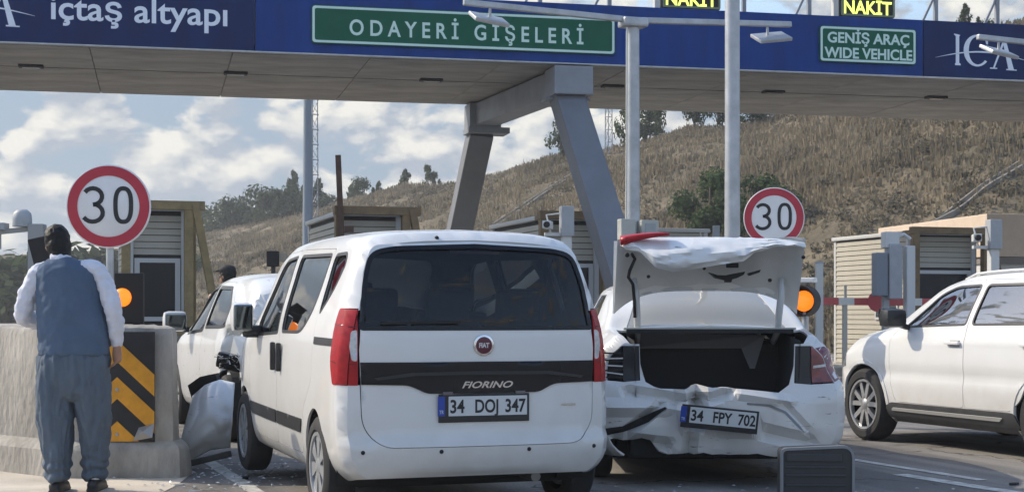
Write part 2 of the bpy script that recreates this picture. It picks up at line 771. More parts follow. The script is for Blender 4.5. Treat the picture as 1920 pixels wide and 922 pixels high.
def dry_grass():
    rnd = random.Random(5)
    v, f = [], []
    n = 0
    while n < 36000:
        c = rnd.uniform(250, 2050)
        t = rnd.random() ** .85 * 1.06
        rd = np.interp(c, DX, DR)
        fd = np.interp(c, DX, DF)
        y = fd + t * (rd - fd)
        x = wx(c, y)
        z = hill_z(x, y)
        patch = fbm(x, y, 3, 3, .12)
        if rnd.random() > .85 + .9 * patch:
            continue
        n += 1
        h = rnd.uniform(.12, .34) * (1 + .8 * patch)
        tall = rnd.random() < .04
        if tall:
            h *= 1.6
        for k in range(3):
            a = rnd.uniform(0, math.pi)
            w = rnd.uniform(.02, .07) * (.6 if tall else 1)
            dx, dy = math.cos(a) * w, math.sin(a) * w
            ox, oy = rnd.uniform(-.25, .25), rnd.uniform(-.25, .25)
            lx, ly = rnd.uniform(-.2, .2) * h, rnd.uniform(-.2, .2) * h
            b = len(v)
            v += [(x + ox - dx, y + oy - dy, z - .05), (x + ox + dx, y + oy + dy, z - .05),
                  (x + ox + lx + dx * .9, y + oy + ly + dy * .9, z + h * rnd.uniform(.6, 1)), (x + ox + lx - dx * .3, y + oy + ly - dy * .3, z + h)]
            f.append((b, b + 1, b + 2, b + 3))
    m = island_material('dry_grass', [(.0, (.15, .13, .085)), (.3, (.19, .16, .11)), (.6, (.25, .21, .145)), (.9, (.33, .28, .195))])
    tag(mk('dry_grass', v, f, m), 'tall dry straw coloured grass covering the hillside behind the toll plaza', 'grass', kind='stuff')


dry_grass()


def scrub():
    """knee-high grey-brown bushes dotted over the slope"""
    rnd = random.Random(17)
    v, f = [], []
    n = 0
    while n < 1500:
        c = rnd.uniform(350, 2050)
        t = rnd.random() ** .8
        rd = np.interp(c, DX, DR)
        fd = np.interp(c, DX, DF)
        y = fd + t * (rd - fd)
        x = wx(c, y)
        patch = fbm(x + 40, y, 7, 3, .07)
        if rnd.random() > .45 + 1.6 * patch + (.35 if 1380 < c < 1620 and t < .35 else 0):
            continue
        n += 1
        z = hill_z(x, y)
        r = rnd.uniform(.22, .6)
        for k in range(26):
            d = Vector((rnd.gauss(0, 1), rnd.gauss(0, 1), abs(rnd.gauss(0, .8)))).normalized() * r * rnd.random() ** .5
            p = Vector((x, y, z)) + d
            a = Vector((rnd.gauss(0, 1), rnd.gauss(0, 1), rnd.gauss(0, 1))).normalized()
            q = a.orthogonal().normalized()
            l = rnd.uniform(.05, .12)
            b = len(v)
            v += [p - a * l, p + q * l * .6, p + a * l, p - q * l * .6]
            f.append((b, b + 1, b + 2, b + 3))
    m = island_material('scrub_leaves', [(.0, (.05, .048, .035)), (.35, (.11, .10, .07)), (.7, (.2, .175, .125)), (1, (.3, .26, .19))])
    tag(mk('scrub', v, f, m), 'low grey brown scrub dotted over the dry hillside', 'scrub', kind='stuff')


scrub()

# concrete drainage channels running up the hill
M_CHANNEL = mat('channel_concrete', (.26, .235, .195), .9, var=.25, vscale=1.5)
for pts in ([(930, 424), (985, 388), (1040, 352), (1100, 318)], [(1735, 436), (1790, 400), (1850, 357), (1935, 300)]):
    P = []
    for a, b in zip(pts[:-1], pts[1:]):
        for k in range(6):
            t = k / 6
            h = hill_hit(a[0] + (b[0] - a[0]) * t, a[1] + (b[1] - a[1]) * t)
            if h:
                P.append(h)
    for _ in range(6):
        P = [P[0]] + [(P[i - 1] + P[i] * 2 + P[i + 1]) / 4 for i in range(1, len(P) - 1)] + [P[-1]]
    v, f = [], []
    for i, q in enumerate(P):
        d = (P[min(i + 1, len(P) - 1)] - P[max(0, i - 1)])
        d.z = 0
        n = Vector((d.y, -d.x, 0)).normalized()
        for w, h in ((-.24, -.15), (-.23, .15), (-.15, .16), (-.11, .0), (.11, .0), (.15, .16), (.23, .15), (.24, -.15)):
            v.append(q + n * w + Vector((0, 0, h)))
    for i in range(len(P) - 1):
        for k in range(7):
            f.append((i * 8 + k, i * 8 + k + 1, i * 8 + 9 + k, i * 8 + 8 + k))
    tag(mk('drainage_channel', v, f, M_CHANNEL), kind='structure')

# ---------------------------------------------------------------- trees
M_BARK = mat('bark', (.09, .07, .05), .95, var=.3, vscale=12)
M_LEAF = island_material('leaves_dark_green', [(.0, (.016, .028, .015)), (.4, (.045, .07, .032)), (.75, (.085, .115, .05)), (1, (.14, .165, .07))])
M_LEAF2 = island_material('leaves_olive', [(.0, (.03, .05, .022)), (.4, (.06, .095, .04)), (.8, (.10, .15, .055)), (1, (.15, .20, .08))])


def tree_mesh(seed, h, w, kind, nl, leaf, trunk_h):
    """returns trunk MB and crown (verts, faces); kinds: round, cone, loose"""
    rnd = random.Random(seed)
    tr = MB()
    lean = Vector((rnd.uniform(-.05, .05), rnd.uniform(-.05, .05), 0)) * h
    pts = [Vector((0, 0, -.2)), Vector((0, 0, 0)), lean * .3 + Vector((0, 0, trunk_h)), lean + Vector((0, 0, h * .8))]
    r0 = max(.03, h * .03)
    tr.tube(pts, [r0 * 1.3, r0, r0 * .7, r0 * .15], 7)
    v, f = [], []
    nc = {'round': 16, 'cone': 22, 'loose': 9, 'bush': 26}[kind]
    cl = []
    for i in range(nc):
        a = rnd.uniform(0, 2 * math.pi)
        if kind == 'cone':
            t = (i + .5) / nc
            rad = w * .5 * (1 - t) ** .8 * rnd.uniform(.45, 1)
            c = Vector((math.cos(a) * rad, math.sin(a) * rad, trunk_h + (h - trunk_h) * t))
            s = w * .24 * (1 - t * .75)
        elif kind == 'bush':
            rad = w * .5 * math.sqrt(rnd.random()) * .85
            t = rnd.random() ** 1.3
            c = Vector((math.cos(a) * rad, math.sin(a) * rad * .8, h * (.12 + .75 * t * (1 - (rad / (w * .5)) ** 2 * .6))))
            s = w * .15
        else:
            u = rnd.uniform(-1, 1)
            q = math.sqrt(1 - u * u) * rnd.uniform(.35, .9)
            c = Vector((math.cos(a) * q * w * .5, math.sin(a) * q * w * .5, trunk_h + (h - trunk_h) * (.5 + u * .42)))
            s = w * (.2 if kind == 'round' else .15)
        cl.append((c, s))
        b0 = pts[2] if c.z > trunk_h else Vector((0, 0, trunk_h * .5))
        if i % 2 == 0:
            tr.tube([b0, b0.lerp(c, .55) + Vector((0, 0, .04 * h)), c], [r0 * .4, r0 * .25, r0 * .08], 5, cap=False)
    for i in range(nl):
        c, s = cl[i % nc]
        d = Vector((rnd.gauss(0, 1), rnd.gauss(0, 1), rnd.gauss(0, .8)))
        d = d.normalized() * (rnd.random() ** .45) * s * 1.15
        p = c + d + lean * (c.z / h)
        nrm = (d.normalized() + Vector((rnd.gauss(0, .6), rnd.gauss(0, .6), .5 + rnd.gauss(0, .4)))).normalized()
        x = nrm.orthogonal().normalized()
        x.rotate(Matrix.Rotation(rnd.uniform(0, 6.28), 3, nrm))
        y = nrm.cross(x)
        l = leaf * rnd.uniform(.6, 1.35)
        b = len(v)
        v += [p - x * l, p + y * l * .55, p + x * l, p - y * l * .55]
        f.append((b, b + 1, b + 2, b + 3))
    return tr, v, f


TREE_LIB = {}


def plant(name, kind, label, cat, loc, h, w, seed, group=None, nl=900, leaf=.12, trunk_h=None, m=None, rz=None):
    key = (kind, seed, nl, leaf)
    if key not in TREE_LIB:
        tr, v, f = tree_mesh(seed, 1.0 * 4, 1.0 * 4, kind, nl, leaf * 1.0, (trunk_h or .2) * 4)
        t = MB.build(tr, 'trunk', M_BARK, None, True)
        c = mk('crown', v, f, m or M_LEAF)
        td, cd = t.data, c.data
        bpy.data.objects.remove(t)
        bpy.data.objects.remove(c)
        TREE_LIB[key] = (td, cd)
    td, cd = TREE_LIB[key]
    root = thing(name, label, cat, loc, rz if rz is not None else seed * 1.3, group)
    root.scale = (w / 4, w / 4, h / 4)
    for nm, d in (('trunk', td), ('crown', cd)):
        link(bpy.data.objects.new(nm, d), root)
    return root


def on_hill(px, d):
    x = wx(px, d)
    return (x, d, hill_z(x, d) - .05)


# ridge trees, left to right; distances follow the ridge
TR = [
    # px, dist, height, width, kind, seed, words
    (400, 172, 4.6, 5.0, 'round', 1, 'leftmost dark bushy tree of the wood on the ridge, above the toll booth'),
    (428, 168, 4.4, 4.6, 'round', 2, 'dark bushy tree in the ridge wood, second from the left'),
    (455, 170, 4.6, 5.0, 'round', 3, 'low dark tree in the ridge wood, right of the second'),
    (484, 166, 5.6, 4.2, 'round', 1, 'taller rounded dark tree midway in the ridge wood'),
    (503, 160, 4.0, 3.4, 'round', 4, 'small dark tree tucked right of the taller rounded one on the ridge'),
    (520, 160, 4.4, 3.2, 'loose', 5, 'brownish thin tree left of the pointed conifer on the ridge'),
    (540, 158, 4.2, 3.8, 'round', 2, 'round tree at the foot of the pointed conifer on the ridge'),
    (551, 164, 6.6, 3.2, 'cone', 6, 'tall pointed conifer left of the grey floodlight mast'),
    (568, 162, 4.6, 3.2, 'cone', 7, 'smaller conifer touching the left edge of the grey floodlight mast'),
    (594, 160, 5.0, 3.4, 'cone', 8, 'conifer just right of the grey floodlight mast'),
    (618, 158, 3.2, 3.8, 'round', 3, 'low bush left of the rusty leaning post, on the ridge'),
    (657, 150, 2.7, 1.9, 'cone', 6, 'small conifer first right of the rusty leaning post'),
    (676, 146, 2.9, 2.2, 'round', 4, 'small rounded tree second right of the rusty leaning post'),
    (699, 144, 1.7, 1.1, 'cone', 7, 'tiny conifer, left of a close pair on the ridge'),
    (710, 144, 2.3, 1.5, 'cone', 8, 'small conifer, right of a close pair on the ridge'),
    (761, 138, 2.5, 2.0, 'cone', 6, 'lone small conifer midway between the pair and the thin saplings on the ridge'),
    (803, 134, 2.6, 1.3, 'loose', 5, 'thin sapling, left one of two on the ridge'),
    (816, 134, 2.2, 1.0, 'loose', 9, 'thin sapling, right one of two on the ridge, beside the sloping concrete leg'),
    (1056, 110, 3.1, 2.35, 'round', 2, 'dense rounded tree on the ridge between the two sloping concrete legs'),
    (1174, 103, 3.6, 1.6, 'round', 3, 'narrow dark tree on the ridge left of the double armed lamp post'),
    (1210, 102, 2.6, 2.4, 'round', 1, 'dark tree on the ridge right of the double armed lamp post'),
    (1234, 101, 3.4, 1.2, 'cone', 7, 'slim upright cypress on the ridge right of the double armed lamp post'),
    (1302, 97, 3.4, 2.2, 'round', 4, 'broad dark tree on the hill crest under the gantry, left of the tall plain pole'),
    (1345, 95, 3.0, 2.2, 'round', 2, 'dark tree on the hill crest just left of the tall plain pole'),
    (1412, 91, 1.7, 2.6, 'round', 3, 'low dark bush on the hill crest right of the tall plain pole'),
    (1812, 80, 2.1, 1.4, 'cone', 6, 'conifer tip showing above the blue beam left of the white logo'),
    (1834, 80, 1.5, .9, 'cone', 7, 'small conifer tip showing above the blue beam, middle of three'),
    (1851, 80, 1.3, 1.5, 'round', 4, 'small bush top showing above the blue beam over the white logo'),
]
for i, (px, d, h, w, kind, seed, lab) in enumerate(TR):
    plant('ridge_tree', kind, lab, 'tree', on_hill(px, d), h, w, seed, 'trees along the ridge', nl=1300, leaf=.2, trunk_h=.05 if kind == 'cone' else .12, rz=i * 1.1)
# far wood on the left, behind the man
for i, (px, d, h, w) in enumerate([(-60, 120, 6, 8), (10, 115, 5.4, 8), (55, 118, 5.8, 7), (100, 112, 6, 7), (150, 116, 6.5, 8), (215, 118, 5.5, 8), (290, 122, 5.5, 8), (350, 126, 6, 8)]):
    words = ['at the far left edge beyond the plaza', 'below the dome camera', 'behind the camera post', "behind the man's head", 'behind the left speed sign',
             'behind the bottom right rim of the left speed sign', 'behind the left toll booth window', 'behind the brown frame of the left toll booth'][i]
    plant('far_tree', 'round', 'dark broad tree ' + words, 'tree', (wx(px, d), d, -.1), h, w, 1 + i % 4, 'trees beyond the plaza on the left', nl=750, leaf=.3, trunk_h=.12, rz=i * .9)
# shrubs at the foot of the slope
b1 = hill_hit(1330, 446)
b2 = hill_hit(1430, 452)
plant('roadside_shrub', 'bush', 'large green leafy shrub at the foot of the hill behind the tall plain pole', 'shrub', b1 - Vector((0, 0, .1)), b1.y * .050, b1.y * .056, 21, nl=5200, leaf=.13, m=M_LEAF2, trunk_h=.15)
plant('roadside_shrub', 'bush', 'green shrub at the foot of the hill behind the right speed sign', 'shrub', b2 - Vector((0, 0, .1)), b2.y * .050, b2.y * .050, 22, nl=4200, leaf=.13, m=M_LEAF2, trunk_h=.15)

# ================================================================ TOLL GANTRY
M_NAVY = mat('navy_fascia', (.002, .020, .10), .5, spec=.15, var=.2, vscale=2.4, stretch=(1, 1, .2))
M_BLUE = mat('blue_fascia', (.001, .042, .22), .5, spec=.15, var=.2, vscale=2.4, stretch=(1, 1, .2))
M_WHITE_L = mat('white_letter', (.80, .86, .95), .45)
M_GREEN = mat('sign_green', (.001, .105, .06), .5, spec=.15, var=.08, vscale=3)
M_SIGNW = mat('sign_reflective_white', (.62, .82, .75), .4)
M_SOFFIT = mat('soffit_panel_grey', (.34, .325, .295), .7, var=.28, vscale=1.3, stretch=(.5, 1.4, 1))
M_STEELG = mat('painted_steel_grey', (.24, .26, .29), .5, var=.12, vscale=2)
M_CONC_LEG = mat('gantry_leg_paint', (.165, .175, .195), .6, var=.1, vscale=1.5)
M_DARK = mat('dark_plastic', (.02, .021, .024), .5)
M_BLACK = mat('black_matte', (.008, .008, .009), .7)
M_GALV = mat('galvanised_steel', (.42, .44, .46), .42, .5, var=.15, vscale=5)
M_LAMPW = mat('lamp_diffuser', (.6, .58, .5), .4)

G = thing('toll_gantry', 'long blue toll gantry with grey underside standing on sloping grey legs', 'gantry', (0, 26.74, 0), R(12.95))
ZB, ZT = 5.6, 6.64
for u0, u1, m, nm in ((-14, -4.42, M_NAVY, 'dark navy panel with white company lettering'), (-4.40, 7.79, M_BLUE, None), (7.81, 16, M_NAVY, 'dark navy panel with a white company logo')):
    p = MB().box(((u0 + u1) / 2, .03, (ZB + ZT) / 2), (u1 - u0, .06, ZT - ZB), bev=.008).build('fascia_panel', m, G)
    if nm:
        p['label'] = nm
MB().box((1, .012, ZB - .012), (30, .09, .022)).build('drip_edge', M_GALV, G)
MB().box((1, 2.72, (ZB + ZT) / 2 + .04), (30, 5.2, ZT - ZB - .16)).build('deck', M_STEELG, G)
MB().box((1, 5.36, (ZB + ZT) / 2), (30, .06, ZT - ZB)).build('back_fascia', M_BLUE, G)
sp = None
for row, (v0, v1) in enumerate(((.085, 2.29), (2.32, 5.32))):
    me = None
    for k in range(13):
        u = -14 + 30 / 13 * (k + .5)
        if me is None:
            o = MB().box((0, 0, 0), (30 / 13 - .012, v1 - v0, .05), bev=.006).build('soffit_panel', M_SOFFIT, G)
            me = o.data
        else:
            o = link(bpy.data.objects.new('soffit_panel', me), G)
        o.location = (u, (v0 + v1) / 2, ZB - .008 - (.012 if row else 0) + .002 * math.sin(k * 2.3))
for u in (-11.6, -8.15, -4.62, -1.05, 2.45, 5.72, 9.2, 12.6):
    o = MB().box((u, 2.12, ZB - .055), (.42, .2, .05), bev=.012).build('soffit_light', M_BLACK, G)
    MB().box((u, 2.12, ZB - .084), (.3, .13, .008)).build('lens', mat('unlit_lens', (.12, .12, .12), .2), o)
# legs, crossbeam and bearing brackets
MB().bar((1.06, .45, 5.2), (1.47, -3.6, .0), .52, .44, (0, 1, 0), bev=.02).build('leg', M_CONC_LEG, G)
MB().bar((.53, 5.2, 5.0), (.12, 8.9, .0), .5, .44, (0, 1, 0), bev=.02).build('leg', M_CONC_LEG, G)
MB().bar((1.09, .1, 5.3), (.54, 5.3, 5.3), .5, .44, bev=.02).build('crossbeam', M_STEELG, G)
MB().box((1.1, .3, 5.3), (.7, .72, .5), bev=.02).box((1.1, .55, 5.02), (.78, .5, .06), bev=.01).build('bearing_bracket', M_STEELG, G)
MB().box((.55, 5.1, 5.28), (.66, .6, .5), bev=.02).box((.63, 5.1, 4.98), (.86, .62, .12), bev=.01).build('bearing_bracket', M_STEELG, G)
# posts and struts on the walkway
for k in range(-8, 9):
    u = 4.41 + 1.275 * k
    o = MB().bar((u, .35, ZT - .1), (u, .35, ZT + 1.15), .07, .07).build('railing_post', M_STEELG, G)
    MB().bar((u - .3, .35, ZT - .02), (u - .03, .35, ZT + .52), .04, .04).build('strut', M_STEELG, o)
for z in (ZT + .62, ZT + 1.15):
    MB().bar((-9, .42, z), (16, .42, z), .05, .05).build('railing', M_STEELG, G)


def rrect(w, h, r, n=5, cx=0, cy=0):
    return [(x + cx, y + cy) for x, y in round_poly([(-w / 2, -h / 2), (w / 2, -h / 2), (w / 2, h / 2), (-w / 2, h / 2)], r, n)]


def green_sign(name, label, u0, u1, z0, z1, lines):
    cu, cz, w, h = (u0 + u1) / 2, (z0 + z1) / 2, u1 - u0, z1 - z0
    # a thing of its own, hung on the fascia
    M = Matrix.Translation((0, 26.74, 0)) @ Matrix.Rotation(R(12.95), 4, 'Z')
    t = thing(name, label, 'road sign', M @ Vector((cu, -.028, cz)), R(12.95))
    MB().prism(rrect(w, h, .06), -.02, .02, XZ).build('sign_panel', M_GREEN, t)
    v, f = ring_frame(rrect(w - .03, h - .03, .055), rrect(w - .11, h - .11, .04), -.026, -.02, XZ)
    mk('border', v, f, M_SIGNW, t)
    for s, uc, zb, wd, size in lines:
        text('lettering', s, size, M_SIGNW, t, (uc - cu, -.024, zb - cz), wd, .002, .007)
    return t


green_sign('place_name_sign', 'wide green sign reading ODAYERİ GİŞELERİ on the blue beam', -3.47, 1.85, 5.765, 6.41, [('O D A Y E R İ   G İ Ş E L E R İ', -.78, 5.93, 4.1, .37)])
green_sign('wide_vehicle_sign', 'smaller green sign reading GENİŞ ARAÇ WIDE VEHICLE', 5.72, 7.63, 5.795, 6.45, [('GENİŞ ARAÇ', 6.68, 6.15, 1.62, .265), ('WIDE VEHICLE', 6.68, 5.875, 1.74, .265)])
text('lettering', 'içtaş altyapı', .56, M_WHITE_L, G, (-6.27, -.004, 6.0), 2.82, .003, .008)


def logo(u, z, k, kz):
    """serif I C A crossed by a thin arc; drawing units are centimetres on the beam"""
    def q(pts):
        return [(u + x * k, z + y * kz) for x, y in pts]
    mb = MB()

    def put(pts, d=.006):
        v = [(x, -.004 - d, y) for x, y in q(pts)] + [(x, -.001, y) for x, y in q(pts)]
        n = len(pts)
        mb.add(v, [tuple(range(n)), tuple(range(2 * n - 1, n - 1, -1))] + [(i, n + i, n + (i + 1) % n, (i + 1) % n) for i in range(n)])

    def strip(outer, inner):
        for i in range(len(outer) - 1):
            put([outer[i], outer[i + 1], inner[i + 1], inner[i]])
    put([(2, 0), (12, 0), (11.5, 3), (9.2, 4.5), (9.2, 54), (11.5, 56), (0, 58.5), (0, 56.5), (3.2, 54), (3.2, 4.5), (1.6, 3)])   # I
    co, ci = [], []
    for i in range(29):
        a = R(42 + (318 - 42) * i / 28)
        th = 1.2 + 8.0 * (math.sin((i / 28) * math.pi) ** 1.3) * (1 if i > 5 else .6 + .08 * i)
        if i > 22:
            th = max(th, 5.0)
        co.append((42 + 24.5 * math.cos(a), 28.5 + 29.5 * math.sin(a)))
        ci.append((42 + (24.5 - th) * math.cos(a), 28.5 + (29.5 - th * .75) * math.sin(a)))
    strip(co, ci)
    put([(59, 41), (62, 41), (61.5, 50), (57, 49)])
    put([(71, -3), (74, -3), (92.5, 46), (89, 47)])                                  # A thin stroke
    put([(100, -4.5), (110, -5), (96, 46), (89.5, 47)])                             # A thick stroke
    put([(66, -4), (79, -4), (79, -2), (66, -1.6)])
    put([(96, -5.5), (115, -6), (115, -4), (96, -3.2)])
    so, si = [], []
    for i in range(41):
        x = -34 + 170 * i / 40
        y = 13 + 13.5 * math.sin(math.pi * i / 40)
        th = 2.7 * math.sin(math.pi * (i + .4) / 41.5)
        so.append((x, y + th / 2 + .1))
        si.append((x, y - th / 2 - .1))
    strip(so, si)
    return mb.build('logo_lettering', M_WHITE_L, G)


logo(8.42, 5.83, .0112, .0100)
logo(-9.45, 5.90, .0112, .0100)

M_LED = mat('led_yellow_green', (.1, .12, .01), .5, emit=(.82, 1.0, .16), estr=1.0)
for u0, u1, lab in ((2.8, 3.9, 'black display board reading NAKİT on the gantry between the two lamp posts'), (6.24, 7.32, 'black display board reading NAKİT above the wide vehicle sign')):
    M = Matrix.Translation((0, 26.74, 0)) @ Matrix.Rotation(R(12.95), 4, 'Z')
    t = thing('lane_display', lab, 'display board', M @ Vector(((u0 + u1) / 2, .2, ZT + .03)), R(12.95), 'lane display boards')
    w = u1 - u0
    MB().box((0, .1, .62), (w, .22, 1.2), bev=.02).build('housing', M_BLACK, t)
    v, f = ring_frame([(x, y + .62) for x, y in rrect(w - .01, 1.19, .03)], [(x, y + .62) for x, y in rrect(w - .08, 1.12, .02)], -.03, -.01, XZ)
    mk('bezel', v, f, mat('bezel_grey_green', (.2, .24, .16), .5), t)
    text('lettering', 'NAKİT', .34, M_LED, t, (0, -.016, .07), w * .88, .003, .006)
    for s in (-.42, .42):
        MB().box((s * w, .12, .01), (.06, .1, .1)).build('foot', M_STEELG, t)
    MB().box((-w / 2 - .09, .05, .5), (.1, .12, 1.0), bev=.01).build('side_bracket', mat('bracket_light', (.55, .55, .52), .6), t)

# ================================================================ LAMP POSTS
def lamp_post(loc, label, cab=True):
    t = thing('lamp_post', label, 'lamp post', loc, R(18.7), 'double armed lamp posts')
    MB().lathe([(0, 0), (.2, 0), (.2, .02), (.11, .03), (.1, .2), (.088, 3.0), (.08, 4.9), (.08, 5.0), (0, 5.0)], 20).build('pole', M_GALV, t, angle=40)
    MB().box((0, 0, 4.98), (.34, .26, .12), bev=.03).build('pole_head', M_GALV, t)
    for s in (-1, 1):
        a = MB().bar((s * .1, 0, 5.02), (s * 2.3, 0, 5.10), .07, .075, bev=.012).build('arm', M_GALV, t)
        MB().tube([(s * 1.95, 0, 5.08), (s * 1.95, 0, 4.93)], .018, 6).build('bracket', M_GALV, a)
        tilt = Matrix.Rotation(R(24), 3, 'X') @ Matrix.Rotation(R(-8 * s), 3, 'Y')
        l = MB().box((s * 1.98, -.05, 4.9), (.46, .34, .05), tilt, bev=.012).build('floodlight', M_GALV, t)
        MB().box(Vector((s * 1.98, -.05, 4.9)) + tilt @ Vector((0, 0, -.028)), (.4, .28, .006), tilt).build('diffuser', M_LAMPW, l)
    if cab:
        c = MB().box((-.15, -.13, 2.25), (.2, .14, .36), bev=.012).build('junction_box', mat('cabinet_grey', (.42, .43, .4), .5, var=.1, vscale=6), t)
        c2 = MB().box((.15, -.13, 2.27), (.24, .16, .3), bev=.012).build('junction_box', MATS['cabinet_grey'], t)
        MB().box((.15, -.215, 2.29), (.15, .01, .17), bev=.004).build('window', mat('cabinet_window', (.3, .33, .35), .2), c2)
        MB().tube([(-.13, -.1, 4.9), (-.135, -.105, 3.4), (-.15, -.12, 2.42)], .012, 6).build('conduit', mat('conduit_pale', (.6, .6, .55), .5), t)
    return t


lamp_post((wx(1187, 20), 20, 0), 'grey lamp post with two arms and junction boxes left of the tall plain pole')
lamp_post((8.72, 22.4, 0), 'lamp post at the right edge, its arm and floodlight over the white logo', False)
t = thing('plain_pole', 'tall plain grey steel pole between the lamp post and the right speed sign', 'pole', (wx(1373, 17), 17, 0))
MB().lathe([(0, 0), (.2, 0), (.2, .02), (.1, .03), (.095, .3), (.083, 3.0), (.078, 8.5), (0, 8.5)], 20).build('shaft', M_GALV, t, angle=40)
MB().box((0, -.085, 1.0), (.1, .02, .25), bev=.006).build('hatch', M_STEELG, t)

d = 62
t = thing('floodlight_mast', 'tall slim grey mast standing far off behind the gantry on the left', 'mast', (wx(577, d), d, 0))
MB().lathe([(0, 0), (.3, 0), (.24, .4), (.17, 9), (.13, 16), (0, 16)], 14).build('shaft', mat('mast_grey', (.2, .24, .28), .5), t, angle=40)
MB().lathe([(.0, 16), (.5, 16.02), (.5, 16.25), (0, 16.3)], 12).build('lamp_ring', M_STEELG, t, angle=40)


def lattice(px, d, h, label):
    t = thing('lattice_tower', label, 'antenna mast', (wx(px, d), d, hill_z(wx(px, d), d) if d > 70 else 0), .4, 'far lattice antenna masts')
    a, b = .27, .2
    n = int(h / .8)
    for k in range(3):
        an = 2.1 * k
        MB().bar((a * math.cos(an), a * math.sin(an), -.5), (b * math.cos(an), b * math.sin(an), h), .045).build('upright', M_STEELG, t)
    mb = MB()
    for i in range(n):
        z0, z1 = h * i / n, h * (i + 1) / n
        for k in range(3):
            a1, a2 = 2.1 * k, 2.1 * (k + 1)
            mb.bar((a * math.cos(a1), a * math.sin(a1), z0), (a * math.cos(a2), a * math.sin(a2), z1), .025)
            mb.bar((a * math.cos(a1), a * math.sin(a1), z0), (a * math.cos(a2), a * math.sin(a2), z0), .025)
    mb.build('bracing', M_STEELG, t)


lattice(588, 82, 16, 'thin lattice antenna mast just right of the tall slim mast')
lattice(1141, 100, 9, 'lattice antenna mast on the ridge right of the near sloping leg')

# ================================================================ SPEED SIGNS
M_RED = mat('sign_red', (.42, .022, .045), .4, var=.08, vscale=6)
M_SIGNFACE = mat('sign_face_white', (.72, .72, .72), .45, var=.05, vscale=4)
M_INK = mat('sign_black', (.012, .013, .016), .5)


def stroke(pts, w):
    """thick line through 2D points as a list of convex quads"""
    L, Rr = [], []
    n = len(pts)
    for i, p in enumerate(pts):
        a, b = Vector(pts[max(0, i - 1)]), Vector(pts[min(n - 1, i + 1)])
        d = (b - a).normalized()
        q = Vector((-d.y, d.x)) * w / 2
        L.append(Vector(p) + q)
        Rr.append(Vector(p) - q)
    return [[tuple(L[i]), tuple(Rr[i]), tuple(Rr[i + 1]), tuple(L[i + 1])] for i in range(n - 1)]


def strokes_mesh(paths, w, y0, y1):
    mb = MB()
    for pts in paths:
        for qd in stroke(pts, w):
            mb.prism(qd, y0, y1, XZ)
    return mb


def digit3(cx, h, w):
    P = []
    r1 = h * .245
    for i in range(13):
        a = R(150 - 240 * i / 12)
        P.append((cx - w * .06 + w * .50 * math.cos(a), h * .255 + r1 * math.sin(a)))
    Q = []
    for i in range(13):
        a = R(82 - 232 * i / 12)
        Q.append((cx - w * .08 + w * .56 * math.cos(a), -h * .235 + h * .265 * math.sin(a)))
    return [P, Q]


def digit0(cx, h, w):
    P = []
    for i in range(37):
        a = 2 * math.pi * i / 36
        c, s = math.cos(a), math.sin(a)
        P.append((cx + w * .5 * (abs(c) ** .8) * (1 if c >= 0 else -1), h * .5 * (abs(s) ** .75) * (1 if s >= 0 else -1)))
    return [P]


def speed_sign(label, loc, D, zc, rz):
    t = thing('speed_limit_sign', label, 'road sign', loc, rz, 'thirty speed limit signs')
    r = D / 2
    T = Matrix.Translation((0, 0, zc))
    MB().lathe([(0, .012), (r, .012), (r, -.006), (r * .985, -.010), (0, -.010)], 56, T @ Matrix.Rotation(R(90), 4, 'X') @ Matrix.Scale(-1, 4, (0, 0, 1))).build('sign_disc', M_SIGNFACE, t, angle=40)
    v, f = ring_frame(circle(56, r * .968), circle(56, r * .735), -.0135, -.0105, T @ XZ)
    mk('red_ring', v, f, M_RED, t)
    for pth in (digit3(-.17 * D, .40 * D, .215 * D), digit0(.175 * D, .40 * D, .185 * D)):
        o = strokes_mesh(pth, .052 * D, -.0135, -.0105).build('digit', M_INK, t)
        o.location = (0, 0, zc + .01)
    MB().tube([(0, .05, 0), (0, .05, zc + r * .8)], .03, 12).build('post', M_GALV, t)
    for z in (zc - r * .5, zc + r * .5):
        MB().box((0, .03, z), (.14, .05, .04), bev=.005).build('clamp', M_GALV, t)
    return t


speed_sign('round 30 speed limit sign on a post behind the striped concrete barrier', (wx(204, 12.2), 12.2, 0), .66, wz(387, 12.2), R(4))
speed_sign('round 30 speed limit sign behind the open boot of the damaged saloon', (wx(1451, 15.6), 15.6, 0), .61, wz(408, 15.6), R(-8))

# ================================================================ FLASHING AMBER LIGHTS
M_AMBER = mat('amber_lit', (.9, .25, .02), .4, emit=(1.0, .20, .012), estr=.7)


def flasher_left():
    x, dd = wx(243, 13.3), 13.3
    t = thing('amber_warning_light', 'lit amber lamp on a black backboard above the concrete barrier', 'warning light', (x, dd, 1.08))
    MB().box((0, 0, .26), (.25, .05, .44), bev=.01).build('backboard', M_BLACK, t)
    MB().tube([(.05, .04, 0), (.05, .04, .2)], .03, 8).build('stem', M_DARK, t)
    MB().lathe([(0, -.05), (.045, -.045), (.074, -.02), (.08, .0)], 24, Matrix.Translation((-.055, -.03, .27)) @ Matrix.Rotation(R(-90), 4, 'X')).build('lens', M_AMBER, t, True)
    return t


flasher_left()


